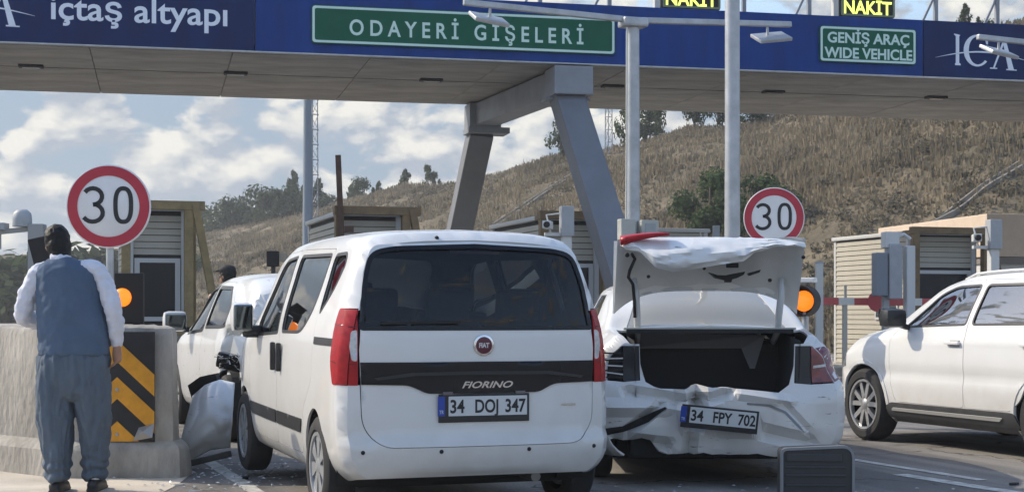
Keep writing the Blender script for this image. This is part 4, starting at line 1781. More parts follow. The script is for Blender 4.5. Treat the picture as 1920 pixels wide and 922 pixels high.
def car_paint(name, col=(.73, .735, .725), scuff=False):
    if name in MATS:
        return MATS[name]
    m = mat(name, col, .3, coat=.6, spec=.5)
    nt = m.node_tree
    p = nt.nodes['Principled BSDF']
    tcn = nt.nodes.new('ShaderNodeTexCoord')
    sx = nt.nodes.new('ShaderNodeSeparateXYZ')
    nt.links.new(tcn.outputs['Object'], sx.inputs[0])
    nz = nt.nodes.new('ShaderNodeTexNoise')
    nz.inputs['Scale'].default_value = 5
    nz.inputs['Detail'].default_value = 8
    nt.links.new(tcn.outputs['Object'], nz.inputs['Vector'])
    # road dirt low on the body
    mr = nt.nodes.new('ShaderNodeMapRange')
    mr.inputs[1].default_value = .2
    mr.inputs[2].default_value = .85
    mr.inputs[3].default_value = .85
    mr.inputs[4].default_value = .16
    nt.links.new(sx.outputs[2], mr.inputs[0])
    ml = nt.nodes.new('ShaderNodeMath')
    ml.operation = 'MULTIPLY'
    nt.links.new(mr.outputs[0], ml.inputs[0])
    nt.links.new(nz.outputs[0], ml.inputs[1])
    mx = nt.nodes.new('ShaderNodeMix')
    mx.data_type = 'RGBA'
    mx.inputs[6].default_value = (*col, 1)
    mx.inputs[7].default_value = (.40, .36, .30, 1)
    nt.links.new(ml.outputs[0], mx.inputs[0])
    out = mx.outputs[2]
    if scuff:
        # scrapes and scratches where the sheet metal was hit
        mp = nt.nodes.new('ShaderNodeMapping')
        mp.inputs['Scale'].default_value = (3.0, 3.0, 14.0)
        mp.inputs['Rotation'].default_value = (0, R(22), 0)
        nt.links.new(tcn.outputs['Object'], mp.inputs[0])
        n2 = nt.nodes.new('ShaderNodeTexNoise')
        n2.inputs['Scale'].default_value = 2.2
        n2.inputs['Detail'].default_value = 9
        n2.inputs['Roughness'].default_value = .7
        nt.links.new(mp.outputs[0], n2.inputs['Vector'])
        rp = nt.nodes.new('ShaderNodeValToRGB')
        rp.color_ramp.elements[0].position = .62
        rp.color_ramp.elements[1].position = .70
        nt.links.new(n2.outputs[0], rp.inputs[0])
        m2 = nt.nodes.new('ShaderNodeMix')
        m2.data_type = 'RGBA'
        m2.inputs[7].default_value = (.10, .10, .105, 1)
        nt.links.new(rp.outputs[0], m2.inputs[0])
        nt.links.new(out, m2.inputs[6])
        out = m2.outputs[2]
    nt.links.new(out, p.inputs['Base Color'])
    return m


M_PAINTW = car_paint('white_car_paint')
M_PAINTD = car_paint('scraped_white_paint', scuff=True)
M_TRIM = mat('black_trim', (.018, .019, .021), .38, var=.2, vscale=8)
M_GLOSSB = mat('gloss_black', (.007, .008, .011), .2, spec=.3)
M_TYRE = mat('tyre_rubber', (.017, .017, .018), .8, var=.25, vscale=10)
M_RIM = mat('alloy_silver', (.5, .5, .5), .3, .75, var=.1, vscale=12)
M_CHROME = mat('chrome', (.75, .75, .75), .12, 1.0)
M_TINT = glass_mat('privacy_glass', (.16, .18, .2), 1.52, .02)
M_GLASS = glass_mat('clear_tinted_glass', (.55, .62, .6), 1.52, .02)
M_TAILR = mat('tail_lamp_red', (.36, .005, .010), .35, spec=.3, coat=.1, var=.2, vscale=18)
M_TAILW = mat('tail_lamp_clear', (.55, .55, .54), .2, coat=.8, var=.2, vscale=30)
M_INT = mat('interior_dark', (.022, .023, .025), .8)
M_SEAT = mat('seat_fabric', (.035, .036, .04), .9, var=.2, vscale=20)
M_PLATEW = mat('plate_white', (.62, .64, .64), .45)
M_PLATEB = mat('plate_blue', (.02, .06, .35), .4)
M_UNDER = mat('underbody', (.012, .012, .012), .9)


def make_wheel(parent, loc, sg, Rt, width, rim_r, style, rz=0.0, cover=None):
    """wheel standing at loc (centre), outside face towards sg*X"""
    w = empty('wheel', loc)
    w.parent = parent
    w.rotation_euler = (0, 0, rz)
    A = Matrix.Rotation(R(90), 4, 'Y') if sg > 0 else Matrix.Rotation(R(-90), 4, 'Y')
    h = width / 2
    prof = [(rim_r, -h * .8), (rim_r + .02, -h), (Rt - .035, -h), (Rt - .008, -h * .8), (Rt, -h * .55), (Rt, h * .55), (Rt - .008, h * .8), (Rt - .035, h), (rim_r + .02, h), (rim_r, h * .8)]
    MB().lathe(prof, 56, A, closed=False).build('tyre', M_TYRE, w, angle=35)
    m = cover or M_RIM
    rb = MB().lathe([(rim_r + .006, h * .82), (rim_r - .012, h * .9), (rim_r - .02, h * .55), (rim_r - .03, -h * .7), (.06, -h * .5), (0, -h * .5)], 48, A).build('rim', M_GLOSSB if style == 'alloy' else M_TRIM, w, angle=35)
    MB().lathe([(rim_r + .008, h * .80), (rim_r + .004, h * .95), (rim_r - .016, h * .93), (rim_r - .022, h * .6)], 48, A).build('rim_lip', m, rb, angle=35)
    if style == 'cover':
        for k in range(7):
            a = 2 * math.pi * k / 7
            pts = [(rim_r * .22 * math.cos(a - .42), rim_r * .22 * math.sin(a - .42)), (rim_r * .92 * math.cos(a - .27), rim_r * .92 * math.sin(a - .27)),
                   (rim_r * .96 * math.cos(a), rim_r * .96 * math.sin(a)), (rim_r * .92 * math.cos(a + .27), rim_r * .92 * math.sin(a + .27)), (rim_r * .22 * math.cos(a + .42), rim_r * .22 * math.sin(a + .42))]
            MB().prism(pts, h * .55, h * .84, A).build('spoke', m, rb)
    else:
        for k in range(5):
            for e in (-.16, .16):
                a = 2 * math.pi * k / 5 + e
                c, s_ = math.cos(a), math.sin(a)
                a2 = 2 * math.pi * k / 5 + e * 1.9
                c2, s2 = math.cos(a2), math.sin(a2)
                q = .024
                pts = [(rim_r * .2 * c + q * s_, rim_r * .2 * s_ - q * c), (rim_r * .95 * c2 + q * .9 * s2, rim_r * .95 * s2 - q * .9 * c2), (rim_r * .95 * c2 - q * .9 * s2, rim_r * .95 * s2 + q * .9 * c2), (rim_r * .2 * c - q * s_, rim_r * .2 * s_ + q * c)]
                MB().prism(pts, h * .4, h * .8, A).build('spoke', m, rb)
    MB().lathe([(0, h * .92), (.03, h * .92), (.055, h * .8), (.062, h * .3)], 20, A).build('hub_cap', m, rb, angle=35)
    return w


def arch(cx, cz, r, z0=.0, a0=-8):
    """wheel arch opening: circle carried straight down past the sill"""
    pts = [(cx + r * math.cos(R(a)), cz + r * math.sin(R(a))) for a in np.linspace(a0, 180 - a0, 22)]
    return [(pts[0][0], z0)] + pts + [(pts[-1][0], z0)]


def arch_liner(parent, y, z, r, sg, x_out, x_in, m=None):
    mb = MB()
    n = 18
    v, f = [], []
    for x in (x_out, x_in):
        for k in range(n + 1):
            a = R(-15 + 210 * k / n)
            v.append((sg * x, y + r * math.cos(a), z + r * math.sin(a)))
    for k in range(n):
        f.append((k, k + 1, n + 2 + k, n + 1 + k))
    f.append(tuple(n + 1 + k for k in range(n + 1)))
    return mk('wheel_arch_liner', v, f, m or M_UNDER, parent)


def seat(parent, x, y, z=.32, rot=0.0, w=.5, tall=.62):
    s = MB().box((x, y, z + .1), (w, .5, .18), bev=.05)
    s.box((x, y - .24, z + .42), (w, .14, tall), Matrix.Rotation(R(14), 3, 'X'), bev=.05)
    o = s.build('seat', M_SEAT, parent, angle=40)
    MB().box((x, y - .34, z + .42 + tall * .5 + .10), (.28, .1, .2), Matrix.Rotation(R(10), 3, 'X'), bev=.04).build('headrest', M_SEAT, o, angle=40)
    return o


def plate(parent, loc, s, rot=(0, 0, 0), w=.52, h=.112, words=None, deform=None):
    """number plate read from -Y"""
    p = empty('number_plate', loc)
    p.parent = parent
    p.rotation_euler = rot
    MB().box((0, .006, -.012), (w + .03, .012, h + .05), bev=.004).build('plate_frame', M_TRIM, p)
    MB().box((.021, -.002, 0), (w - .044, .006, h), bev=.002).build('plate_face', M_PLATEW, p)
    MB().box((-w / 2 + .0, -.0025, 0), (.042, .006, h), bev=.002).build('blue_band', M_PLATEB, p)
    text('band_letters', 'TR', .03, M_PLATEW, p, (-w / 2, -.006, -h * .38), .026, .0006)
    for t_, x, wd in words:
        text('plate_letters', t_, .105, M_INK, p, (x, -.0052, -.037), wd, .0008, .0025)
    return p


def offset_poly(poly, d):
    """grow (d > 0) a polygon outwards"""
    n = len(poly)
    ar = sum(poly[i][0] * poly[(i + 1) % n][1] - poly[(i + 1) % n][0] * poly[i][1] for i in range(n))
    s = 1 if ar > 0 else -1
    out = []
    for i in range(n):
        p0, p1, p2 = Vector(poly[i - 1]), Vector(poly[i]), Vector(poly[(i + 1) % n])
        a, b = (p1 - p0), (p2 - p1)
        if a.length < 1e-9 or b.length < 1e-9:
            out.append(tuple(p1))
            continue
        na, nb = Vector((a.y, -a.x)).normalized() * s, Vector((b.y, -b.x)).normalized() * s
        m = na + nb
        m = m.normalized() if m.length > 1e-6 else na
        out.append(tuple(p1 + m * d / max(.5, m.dot(na))))
    return out


def mirror_x(half):
    """half outline bottom centre -> top centre with x > 0, closed by its mirror image"""
    return half + [(-x, z) for x, z in half[::-1] if x > 1e-6]


def disc(mb, c, r, d=.006, n=16):
    return mb.lathe([(0, -d), (r * .8, -d), (r, -d * .4), (r, .002)], n, Matrix.Translation(c) @ Matrix.Rotation(R(-90), 4, 'X'))


# ---------------------------------------------------------------- white van
def van():
    t = thing('white_van', 'white van seen from behind with black rear window band and plate 34 DOJ 347', 'van', (-.150, 8.84, 0), R(19.7), rx=R(.7))
    st = [(0, section(.76, .83, .80, 1.08, .625, 1.685, .27)), (.2, section(.78, .845, .82, 1.08, .64, 1.705, .24)), (1.2, section(.79, .848, .825, 1.08, .645, 1.72, .22)),
          (2.2, section(.79, .848, .825, 1.06, .64, 1.705, .22)), (2.62, section(.79, .845, .82, 1.04, .62, 1.655, .22)), (3.0, section(.79, .84, .81, 1.02, .62, 1.36, .22)),
          (3.3, section(.78, .835, .80, .99, .68, 1.10, .22)), (3.7, section(.74, .80, .75, .86, .62, .98, .22, zm=.55)), (3.95, section(.60, .70, .66, .70, .5, .80, .22, zm=.5))]
    zp = [.2, .27, .36, .44, .47, .50, .80, 1.05, 1.12, 1.35, 1.58, 1.68, 1.75]
    yp = [.09, .05, .01, .0, .005, .035, .05, .055, .065, .125, .205, .275, .34]

    def warp(x, y, z):
        w = 1 - sstep(0, 1.0, y)
        return (x, y + w * (float(np.interp(z, zp, yp)) + .11 * (abs(x) / .8) ** 3), z)

    def deform(x, y, z):
        k = sstep(3.25, 3.9, y)
        if k > 0:
            n1 = fbm(x, y, z, 3, 3.0)
            n2 = fbm(x + 5, y, z, 3, 3.0)
            y -= k * (.22 + .12 * n1 - .1 * x)
            x += k * .09 * n2
            z += k * .07 * fbm(x, y + 9, z, 3, 3.0)
        return (x, y, z)
    L = Loft(st, .05, .12, warp, deform)
    # openings in the flanks
    fdoor = [(1.875, .33), (2.78, .33), (2.90, .52), (2.95, .80), (2.94, 1.0), (2.74, 1.22), (2.44, 1.53), (2.30, 1.595), (1.875, 1.61)]
    sdoor = [(1.10, .33), (1.855, .33), (1.855, 1.61), (.80, 1.59), (.80, .80), (1.02, .62)]
    fwin = round_poly([(1.935, 1.06), (2.66, 1.03), (2.72, 1.10), (2.41, 1.48), (2.28, 1.545), (1.935, 1.565)], [.03, .03, .03, .1, .06, .03])
    swin = round_poly([(1.795, 1.07), (1.18, 1.08), (.93, 1.24), (.87, 1.555), (1.795, 1.565)], [.04, .14, .12, .05, .04])
    qwin = round_poly([(.735, 1.20), (.45, 1.34), (.26, 1.50), (.33, 1.555), (.735, 1.55)], [.03, .2, .08, .05, .05])
    fd, sdo = round_poly(fdoor, .05, 3), round_poly(sdoor, .05, 3)
    torn = [(3.30, .15), (3.40, .62), (3.52, .70), (3.62, .66), (3.78, .80), (4.1, .82), (4.1, .15)]
    holes, hole_in = [], []
    for sg in (-1, 1):
        for p in (fd, sdo):
            holes.append(L.side_poly(offset_poly(p, .004), sg))
        holes.append(L.side_poly(qwin, sg))
        for p in (fwin, swin, qwin):
            hole_in.append(L.side_poly(p, sg, .08))
        for y in (.66, 3.173):
            holes.append(L.side_poly(arch(y, .30, .335), sg))
            hole_in.append(L.side_poly(arch(y, .30, .36), sg, .1))
    wrap = round_poly([(-.05, .80), (.10, .80), (.165, .93), (.16, 1.12), (.12, 1.235), (-.05, 1.235)], [0, .02, .05, .05, .02, 0], 4)
    for sg in (-1, 1):
        holes.append(L.side_poly(wrap, sg))
    holes.append(L.side_poly(torn, -1))
    hole_in.append(L.side_poly(torn, -1, .1))
    wsc = round_poly([(2.70, -.52), (2.70, .52), (3.24, .62), (3.24, -.62)], .06)
    holes.append(subdiv(wsc, .05))
    hole_in.append(subdiv(wsc, .1))
    L.panel('body', L.body_outer(), holes, M_PAINTW, t, .055, extra=L.end_points())
    L.panel('interior_trim', L.body_outer(.06, 3.5, .1), hole_in, M_INT, t, .14, off=-.035, rim=0)
    L.panel('windscreen', wsc, [], glass_mat('windscreen_glass', (.85, .9, .88), 1.5, 0.0), t, .1, off=-.006, rim=0)
    for sg in (-1, 1):
        for nm, p, w in (('front_door', fd, fwin), ('sliding_door', sdo, swin)):
            do = L.side(nm, p, [w], sg, M_PAINTW, t)
            L.side('window_glass', offset_poly(w, .008), [], sg, M_GLASS if nm == 'front_door' else M_TINT, do, .1, off=-.01, rim=0)
            v0 = offset_poly(w, .012)
            L.side('window_seal', v0, [offset_poly(w, -.008)], sg, M_TRIM, do, .08, off=.002, rim=.006)
            hy = 1.955 if nm == 'front_door' else 1.755
            hx, _, _ = L.pt(hy, L.w_of(hy, .9, sg))
            MB().box((hx + sg * .018, hy, .90), (.035, .035, .19), bev=.012).build('handle', M_TRIM, do, angle=40)
            lo = [(1.10, .46), (1.845, .46), (1.845, .545), (1.06, .545)] if nm == 'sliding_door' else [(1.89, .46), (2.80, .46), (2.86, .50), (2.88, .545), (1.89, .545)]
            L.side('rub_strip', round_poly(lo, .012, 2), [], sg, M_TRIM, do, .08, off=.008, rim=.01)
        g = L.side('quarter_window', offset_poly(qwin, .008), [], sg, M_TINT, t, .1, off=-.01, rim=0)
        L.side('window_seal', offset_poly(qwin, .012), [offset_poly(qwin, -.008)], sg, M_TRIM, g, .08, off=.002, rim=.006)
        L.side('slide_rail', round_poly([(.09, 1.015), (.765, 1.015), (.765, 1.06), (.09, 1.06)], .01, 2), [], sg, M_TRIM, t, .08, off=.004, rim=.006)
        # mirror
        mx = sg * .935
        mi = MB().box((mx, 2.70, 1.15), (.16, .12, .21), bev=.045).build('mirror', M_PAINTW, t, angle=40)
        MB().box((mx, 2.64, 1.15), (.13, .03, .18), bev=.012).build('mirror_glass', mat('mirror_glass', (.12, .14, .15), .05, 1.0), mi)
        MB().box((sg * .86, 2.70, 1.05), (.14, .09, .09), bev=.03).build('mirror_foot', M_TRIM, mi)
    # ---- tail
    gate = round_poly(mirror_x([(0, .452), (.60, .452), (.70, .56), (.715, 1.0), (.685, 1.38), (.615, 1.60), (0, 1.627)]), [0, .12, .1, 0, .2, .06, 0, .06, .2, 0, .1, .12][:12])
    win = round_poly(mirror_x([(0, 1.118), (.705, 1.118), (.672, 1.40), (.622, 1.555), (.5, 1.585), (0, 1.605)]), [0, .015, .2, .07, .1, 0, .1, .07, .2, .015])
    ring = L.cap_ring()
    gate_o = offset_poly(gate, .0045)
    lamp_cut = [subdiv([(s_ * .69, .79), (s_ * 1.2, .79), (s_ * 1.2, 1.225), (s_ * .69, 1.225)], .04) for s_ in (-1, 1)]
    up = [(-1.5, .802), (1.5, .802), (1.5, 2.5), (-1.5, 2.5)]
    for s_ in (-1, 1):
        L.cap('tail_corner', ring, [subdiv(gate_o, .05), [(-1.5, -.5), (1.5, -.5), (1.5, .802), (-1.5, .802)], lamp_cut[0], lamp_cut[1],
                                    [(s_ * .56, -1), (-s_ * 2, -1), (-s_ * 2, 3), (s_ * .56, 3)]], M_PAINTW, t, subd=False, rim=.012)
    bp = L.cap('rear_bumper', ring, [subdiv(gate_o, .05), up], M_PAINTW, t, subd=False, rim=.012)
    tg = L.cap('tailgate', gate, [win], M_PAINTW, t)
    L.cap('rear_window', offset_poly(win, .01), [], glass_mat('rear_privacy_glass', (.40, .46, .53), 1.45, 0.0), tg, .08, off=-.008, rim=0)
    L.cap('window_seal', offset_poly(win, .008), [offset_poly(win, -.018)], M_GLOSSB, tg, .06, off=.002, rim=.008)
    band = mirror_x([(0, .748), (.34, .752), (.44, .80), (.706, .805), (.712, .93), (0, .932)])
    L.cap('trim_band', round_poly(band, [0, .03, .04, 0, 0, 0, 0, 0, .04, .03], 4), [], M_GLOSSB, tg, .05, off=.008, rim=.012)
    lip = mirror_x([(0, .858), (.40, .855), (.62, .83), (.64, .842), (.42, .872), (0, .878)])
    L.cap('grip_lip', lip, [], M_TRIM, tg, .06, off=.022, rim=.02)

    def rx(z):
        r = L.T[0]
        return float(np.interp(z, np.maximum.accumulate(r[:, 1]), r[:, 0]))

    def tail_y(x, z):
        return L.fin(x, 0.0, z)[1]
    for sg in (-1, 1):
        zs_ = np.linspace(.80, 1.225, 12)
        outer = [(sg * (rx(z) - .001), z) for z in zs_]
        inner = [(sg * .7205, 1.225 - .0), (sg * .7235, .80)]
        poly = outer + inner
        cl = round_poly([(sg * .7265, .935), (sg * .757, .94), (sg * .7685, 1.02), (sg * .758, 1.105), (sg * .7255, 1.115)], .012, 3)
        o = L.cap('tail_light', poly, [cl], M_TAILR, t, .03, off=.004, rim=.008)
        sd_ = [(0.0, .80), (.10, .80), (.165, .93), (.16, 1.12), (.12, 1.235), (0.0, 1.228)]
        L.side('wrap_lens', round_poly(sd_, [0, .02, .05, .05, .02, 0], 4), [], sg, M_TAILR, o, .03, off=.004, rim=.008)
        L.cap('reverse_lens', cl, [], M_TAILW, o, .03, off=.003, rim=.008)
        for z_ in (.918, 1.128):
            L.side('lens_divider', [(.0, z_), (.145, z_ + .012), (.145, z_ + .018), (.0, z_ + .006)], [], sg, mat('lens_divider_red', (.12, .004, .008), .3), o, .03, off=.006, rim=.003)
            L.cap('lens_divider', [(sg * .728, z_), (sg * .772, z_), (sg * .772, z_ + .006), (sg * .728, z_ + .006)], [], MATS['lens_divider_red'], o, .03, off=.006, rim=.003)
    # badge, lettering, sensors, wiper, lamp
    yb = tail_y(0, 1.02)
    bd = disc(MB(), (0, yb - .002, 1.025), .062, .008, 28).build('badge', M_CHROME, tg, angle=30)
    disc(MB(), (0, yb - .009, 1.025), .049, .003, 24).build('badge_field', mat('badge_dark_red', (.10, .012, .03), .3), bd, angle=30)
    text('badge_letters', 'FIAT', .038, mat('badge_letter', (.6, .6, .62), .3, .3), bd, (0, yb - .013, 1.012), .062, .0008, .0016)
    yl = tail_y(0, .79)
    text('model_lettering', 'FIORINO', .052, M_CHROME, tg, (.02, yl - .012, .782), .31, .002, .0012, shear=.35)
    MB().box((.535, tail_y(.53, .67) - .003, .675), (.095, .004, .010), Matrix.Rotation(R(7), 3, 'Z')).build('side_badge', M_CHROME, tg)
    for s in (-.22, .22):
        MB().box((s, tail_y(s, .75) - .014, .752), (.06, .012, .018), bev=.003).build('plate_lamp', mat('lamp_dull', (.15, .13, .13), .3), tg)
    plate(t, (0, tail_y(0, .67) - .012, .679), '34 DOJ 347', words=[('34', -.165, .085), ('DOJ', .012, .14), ('347', .188, .125)])
    for x in (-.705, -.265, .265, .70):
        disc(MB(), (x, tail_y(x, .425) - .001, .425), .012, .004, 14).build('parking_sensor', M_BLACK, bp, angle=30)
    MB().bar((-.60, tail_y(-.6, 1.15) - .014, 1.150), (-.14, tail_y(-.14, 1.158) - .016, 1.158), .012, .014).build('wiper', M_BLACK, tg)
    MB().box((0, tail_y(0, 1.57) + .02, 1.562), (.30, .012, .016)).build('brake_lamp', mat('brake_lamp_dull', (.10, .03, .03), .3), tg)
    disc(MB(), (-.22, tail_y(-.22, 1.65) + .01, 1.645), .013, .014, 12).build('washer_nozzle', M_BLACK, t)
    # ---- underside, wheels, inside
    MB().box((0, 2.0, .26), (1.36, 3.3, .14), bev=.03).box((0, .40, .33), (1.2, .3, .12), bev=.03).build('underbody', M_UNDER, t)
    MB().tube([(.35, .5, .25), (.35, .12, .25)], .03, 10).build('exhaust_pipe', mat('exhaust_steel', (.2, .19, .18), .5, .8), t)
    MB().box((0, .24, .37), (1.3, .05, .10), bev=.01).build('bumper_beam', M_UNDER, t)
    for sg in (-1, 1):
        for y in (.66, 3.173):
            arch_liner(t, y, .30, .345, sg, .80, .56)
            make_wheel(t, (sg * .755, y, .297), sg, .297, .185, .195, 'cover', cover=mat('wheel_cover_silver', (.36, .37, .38), .4, .4, var=.15, vscale=12))
    fl = MB().box((0, 1.6, .42), (1.5, 2.9, .06)).build('floor', M_INT, t)
    MB().box((0, 2.95, .92), (1.4, .35, .34), bev=.06).build('dashboard', M_INT, t, angle=40)
    for x in (-.36, .36):
        seat(t, x, 2.1, .48)
    for x in (-.46, 0, .46):
        seat(t, x, 1.1, .46, w=.44, tall=.55)
    MB().lathe([(.17, -.012), (.185, 0), (.17, .012), (.155, 0), (.17, -.012)], 24, Matrix.Translation((-.36, 2.62, 1.0)) @ Matrix.Rotation(R(65), 4, 'X')).build('steering_wheel', M_BLACK, t, True)
    return t


van()

# ---------------------------------------------------------------- damaged saloon with its boot open
def ridged(x, y, z, s):
    return 1 - abs(mnoise.noise(Vector((x * s, y * s, z * s)))) * 2


def saloon():
    t = thing('damaged_saloon', 'white saloon with crushed tail and raised boot lid, plate 34 FPY 702', 'car', (1.43, 10.62, 0), R(1.0))
    st = [(0, section(.74, .83, .80, .94, .66, 1.075, .22, roofdrop=.03)), (.25, section(.78, .86, .83, .96, .68, 1.10, .2, roofdrop=.03)), (.55, section(.80, .875, .84, .97, .68, 1.13, .19, roofdrop=.035)),
          (.95, section(.81, .88, .84, .98, .63, 1.315, .18)), (1.4, section(.81, .88, .84, .98, .60, 1.455, .18)), (2.2, section(.81, .88, .84, .97, .60, 1.485, .18)),
          (2.75, section(.81, .88, .84, .96, .58, 1.44, .18)), (3.15, section(.81, .88, .83, .94, .58, 1.24, .18)), (3.5, section(.80, .87, .82, .92, .64, 1.03, .18)),
          (4.05, section(.76, .84, .78, .82, .6, .93, .18, zm=.52)), (4.4, section(.58, .70, .64, .66, .5, .74, .2, zm=.48))]
    zp = [.15, .25, .42, .62, .70, .76, .95, 1.1]
    yp = [.10, .03, .0, .0, .02, .05, .07, .10]

    def warp(x, y, z):
        w = 1 - sstep(0, .9, y)
        return (x, y + w * (float(np.interp(z, zp, yp)) + .13 * (abs(x) / .85) ** 3), z)

    # hard fold lines in the crushed tail: end points (x, z), depth, half width
    FOLDS = [((-.14, .80), (-.13, .45), .085, .075), ((-.24, .72), (-.20, .40), -.05, .07), ((-.62, .66), (-.14, .58), .045, .06), ((-.14, .58), (.10, .66), .04, .05),
             ((-.80, .56), (-.36, .56), -.035, .07), ((-.40, .57), (-.62, .40), .06, .05), ((.10, .66), (.50, .62), -.022, .05), ((-.18, .42), (-.20, .2), .06, .06),
             ((.30, .40), (.62, .34), .05, .07), ((.02, .40), (.30, .40), -.03, .06), ((-.70, .34), (-.36, .30), .06, .06), ((.45, .60), (.62, .42), .02, .04)]

    def deform(x, y, z):
        k = (1 - sstep(.05, .75, y)) * (1 - sstep(.80, 1.02, z))
        if k > 0:
            X, Z = x, z
            dy = .09 * math.exp(-((X + .05) / .42) ** 2) + .018 * ridged(X, y * .5, Z + 3, 2.6)
            for (x0, z0), (x1, z1), dp, w in FOLDS:
                ux, uz = x1 - x0, z1 - z0
                q = min(1, max(0, ((X - x0) * ux + (Z - z0) * uz) / (ux * ux + uz * uz)))
                ds = math.hypot(X - x0 - q * ux, Z - z0 - q * uz)
                if ds < w:
                    dy += 1.35 * dp * (1 - ds / w)
            y += k * dy
            z += k * (.03 * max(0, 1 - abs(X + .14) / .1) * (1 if Z > .55 else 0) - .02 * sstep(.1, .6, X))
            if X > .62:
                x += k * .07 * sstep(.62, .85, X) * (1 - sstep(.72, .85, Z))
                y -= k * .05 * sstep(.62, .85, X)
        return (x, y, z)
    FL = [(a, b, w) for a, b, dp, w in FOLDS]
    L = Loft(st, .05, .1, warp, deform)
    ring = L.cap_ring()
    rdoor = round_poly([(1.25, .42), (1.5, .30), (2.12, .29), (2.12, .98), (2.05, 1.40), (1.5, 1.39), (1.18, 1.15), (1.12, .85)], .05, 3)
    fdoor = round_poly([(2.14, .29), (3.05, .29), (3.12, .55), (3.12, .92), (2.72, 1.30), (2.5, 1.39), (2.08, 1.41), (2.14, .98)], .05, 3)
    rwin = round_poly([(1.30, 1.03), (2.06, 1.01), (2.0, 1.36), (1.55, 1.36), (1.30, 1.20)], .04)
    fwin = round_poly([(2.16, 1.01), (2.94, .98), (2.70, 1.24), (2.48, 1.35), (2.10, 1.37)], .04)
    holes, hi = [], []
    for sg in (-1, 1):
        for p in (rdoor, fdoor):
            holes.append(L.side_poly(offset_poly(p, .004), sg))
        for p in (rwin, fwin):
            hi.append(L.side_poly(p, sg, .1))
        for y in (.90, 3.50):
            holes.append(L.side_poly(arch(y, .30, .34), sg))
            hi.append(L.side_poly(arch(y, .30, .37), sg, .1))
    ow = .60
    boot_top = subdiv([(-.1, -ow), (.47, -ow), (.47, ow), (-.1, ow)], .05)
    rear_win = subdiv(round_poly([(.56, -.52), (.56, .52), (1.36, .44), (1.36, -.44)], .06), .05)
    wsc = subdiv(round_poly([(2.80, -.46), (2.80, .46), (3.46, .58), (3.46, -.58)], .06), .05)
    L.panel('body', L.body_outer(), holes + [boot_top, rear_win, wsc], M_PAINTW, t, .05, extra=L.end_points())
    L.panel('interior_trim', L.body_outer(.55, 3.8, .1), hi + [rear_win, wsc], M_INT, t, .14, off=-.035, rim=0)
    L.panel('rear_window', rear_win, [], glass_mat('rear_glass_brightened', (.5, .56, .52), 1.52, .06, .05, brighten=.62), t, .08, off=-.004, rim=0)  # pale diffuse share puts the pane's bright reflection into its colour
    L.panel('windscreen', wsc, [], M_GLASS, t, .1, off=-.004, rim=0)
    for sg in (-1, 1):
        for nm, p, w in (('rear_door', rdoor, rwin), ('front_door', fdoor, fwin)):
            do = L.side(nm, p, [w], sg, M_PAINTW, t)
            L.side('window_glass', offset_poly(w, .006), [], sg, M_GLASS, do, .1, off=-.008, rim=0)
    # tail panel with the boot opening
    op = [(-.50, .735), (-.42, .69), (-.2, .685), (0.0, .695), (.2, .685), (.42, .675), (.50, .735), (.535, .86), (.56, 1.3), (-.56, 1.3), (-.535, .86)]
    op = subdiv(op, .04)
    split = [(-1.5, -.6), (1.5, -.6), (1.5, .60), (-1.5, .60)]
    lamp_h = {}
    for sg in (-1, 1):
        lamp_h[sg] = [(sg * .535, .745), (sg * .655, .735), (sg * .84, .75), (sg * .90, .80), (sg * .90, .96), (sg * .64, .985), (sg * .545, .985)]
    lh = [subdiv(lamp_h[s], .05) for s in (-1, 1)]
    L.cap('tail_panel', ring, [op, subdiv(split, .06)] + lh, M_PAINTD, t, .034, subd=False, rim=.012, lines=FL).data.set_sharp_from_angle(angle=R(15))
    bump_cut = [(-1.5, .60), (1.5, .60), (1.5, 2), (-1.5, 2)]
    # lower edge of the crushed bumper is torn
    jag = [(-1.5, -.5)]
    rnd = random.Random(8)
    for i in range(30):
        x = -.9 + 1.8 * i / 29
        z = .225 + .02 * rnd.random() + .10 * (1 - sstep(-.46, -.38, x)) + .04 * sstep(.42, .55, x)
        jag.append((x, z))
    jag.append((1.5, -.5))
    bp = L.cap('rear_bumper', ring, [subdiv(bump_cut, .05), subdiv(jag, .04)], M_PAINTD, t, .034, subd=False, rim=.012, lines=FL)
    bp.data.set_sharp_from_angle(angle=R(15))
    # torn slot at the left of the bumper
    slit = [(-.86, .40), (-.66, .43), (-.50, .50), (-.37, .565), (-.36, .555), (-.48, .46), (-.62, .395), (-.86, .345)]
    L.cap('torn_slot', slit, [], M_BLACK, bp, .04, off=.010, rim=0)
    slit2 = [(.2, .595), (.36, .59), (.47, .55), (.56, .46), (.60, .41), (.585, .41), (.54, .455), (.46, .535), (.35, .575), (.2, .58)]
    L.cap('bumper_crease', slit2, [], mat('crease_grey', (.2, .21, .22), .5), bp, .04, off=.005, rim=0)
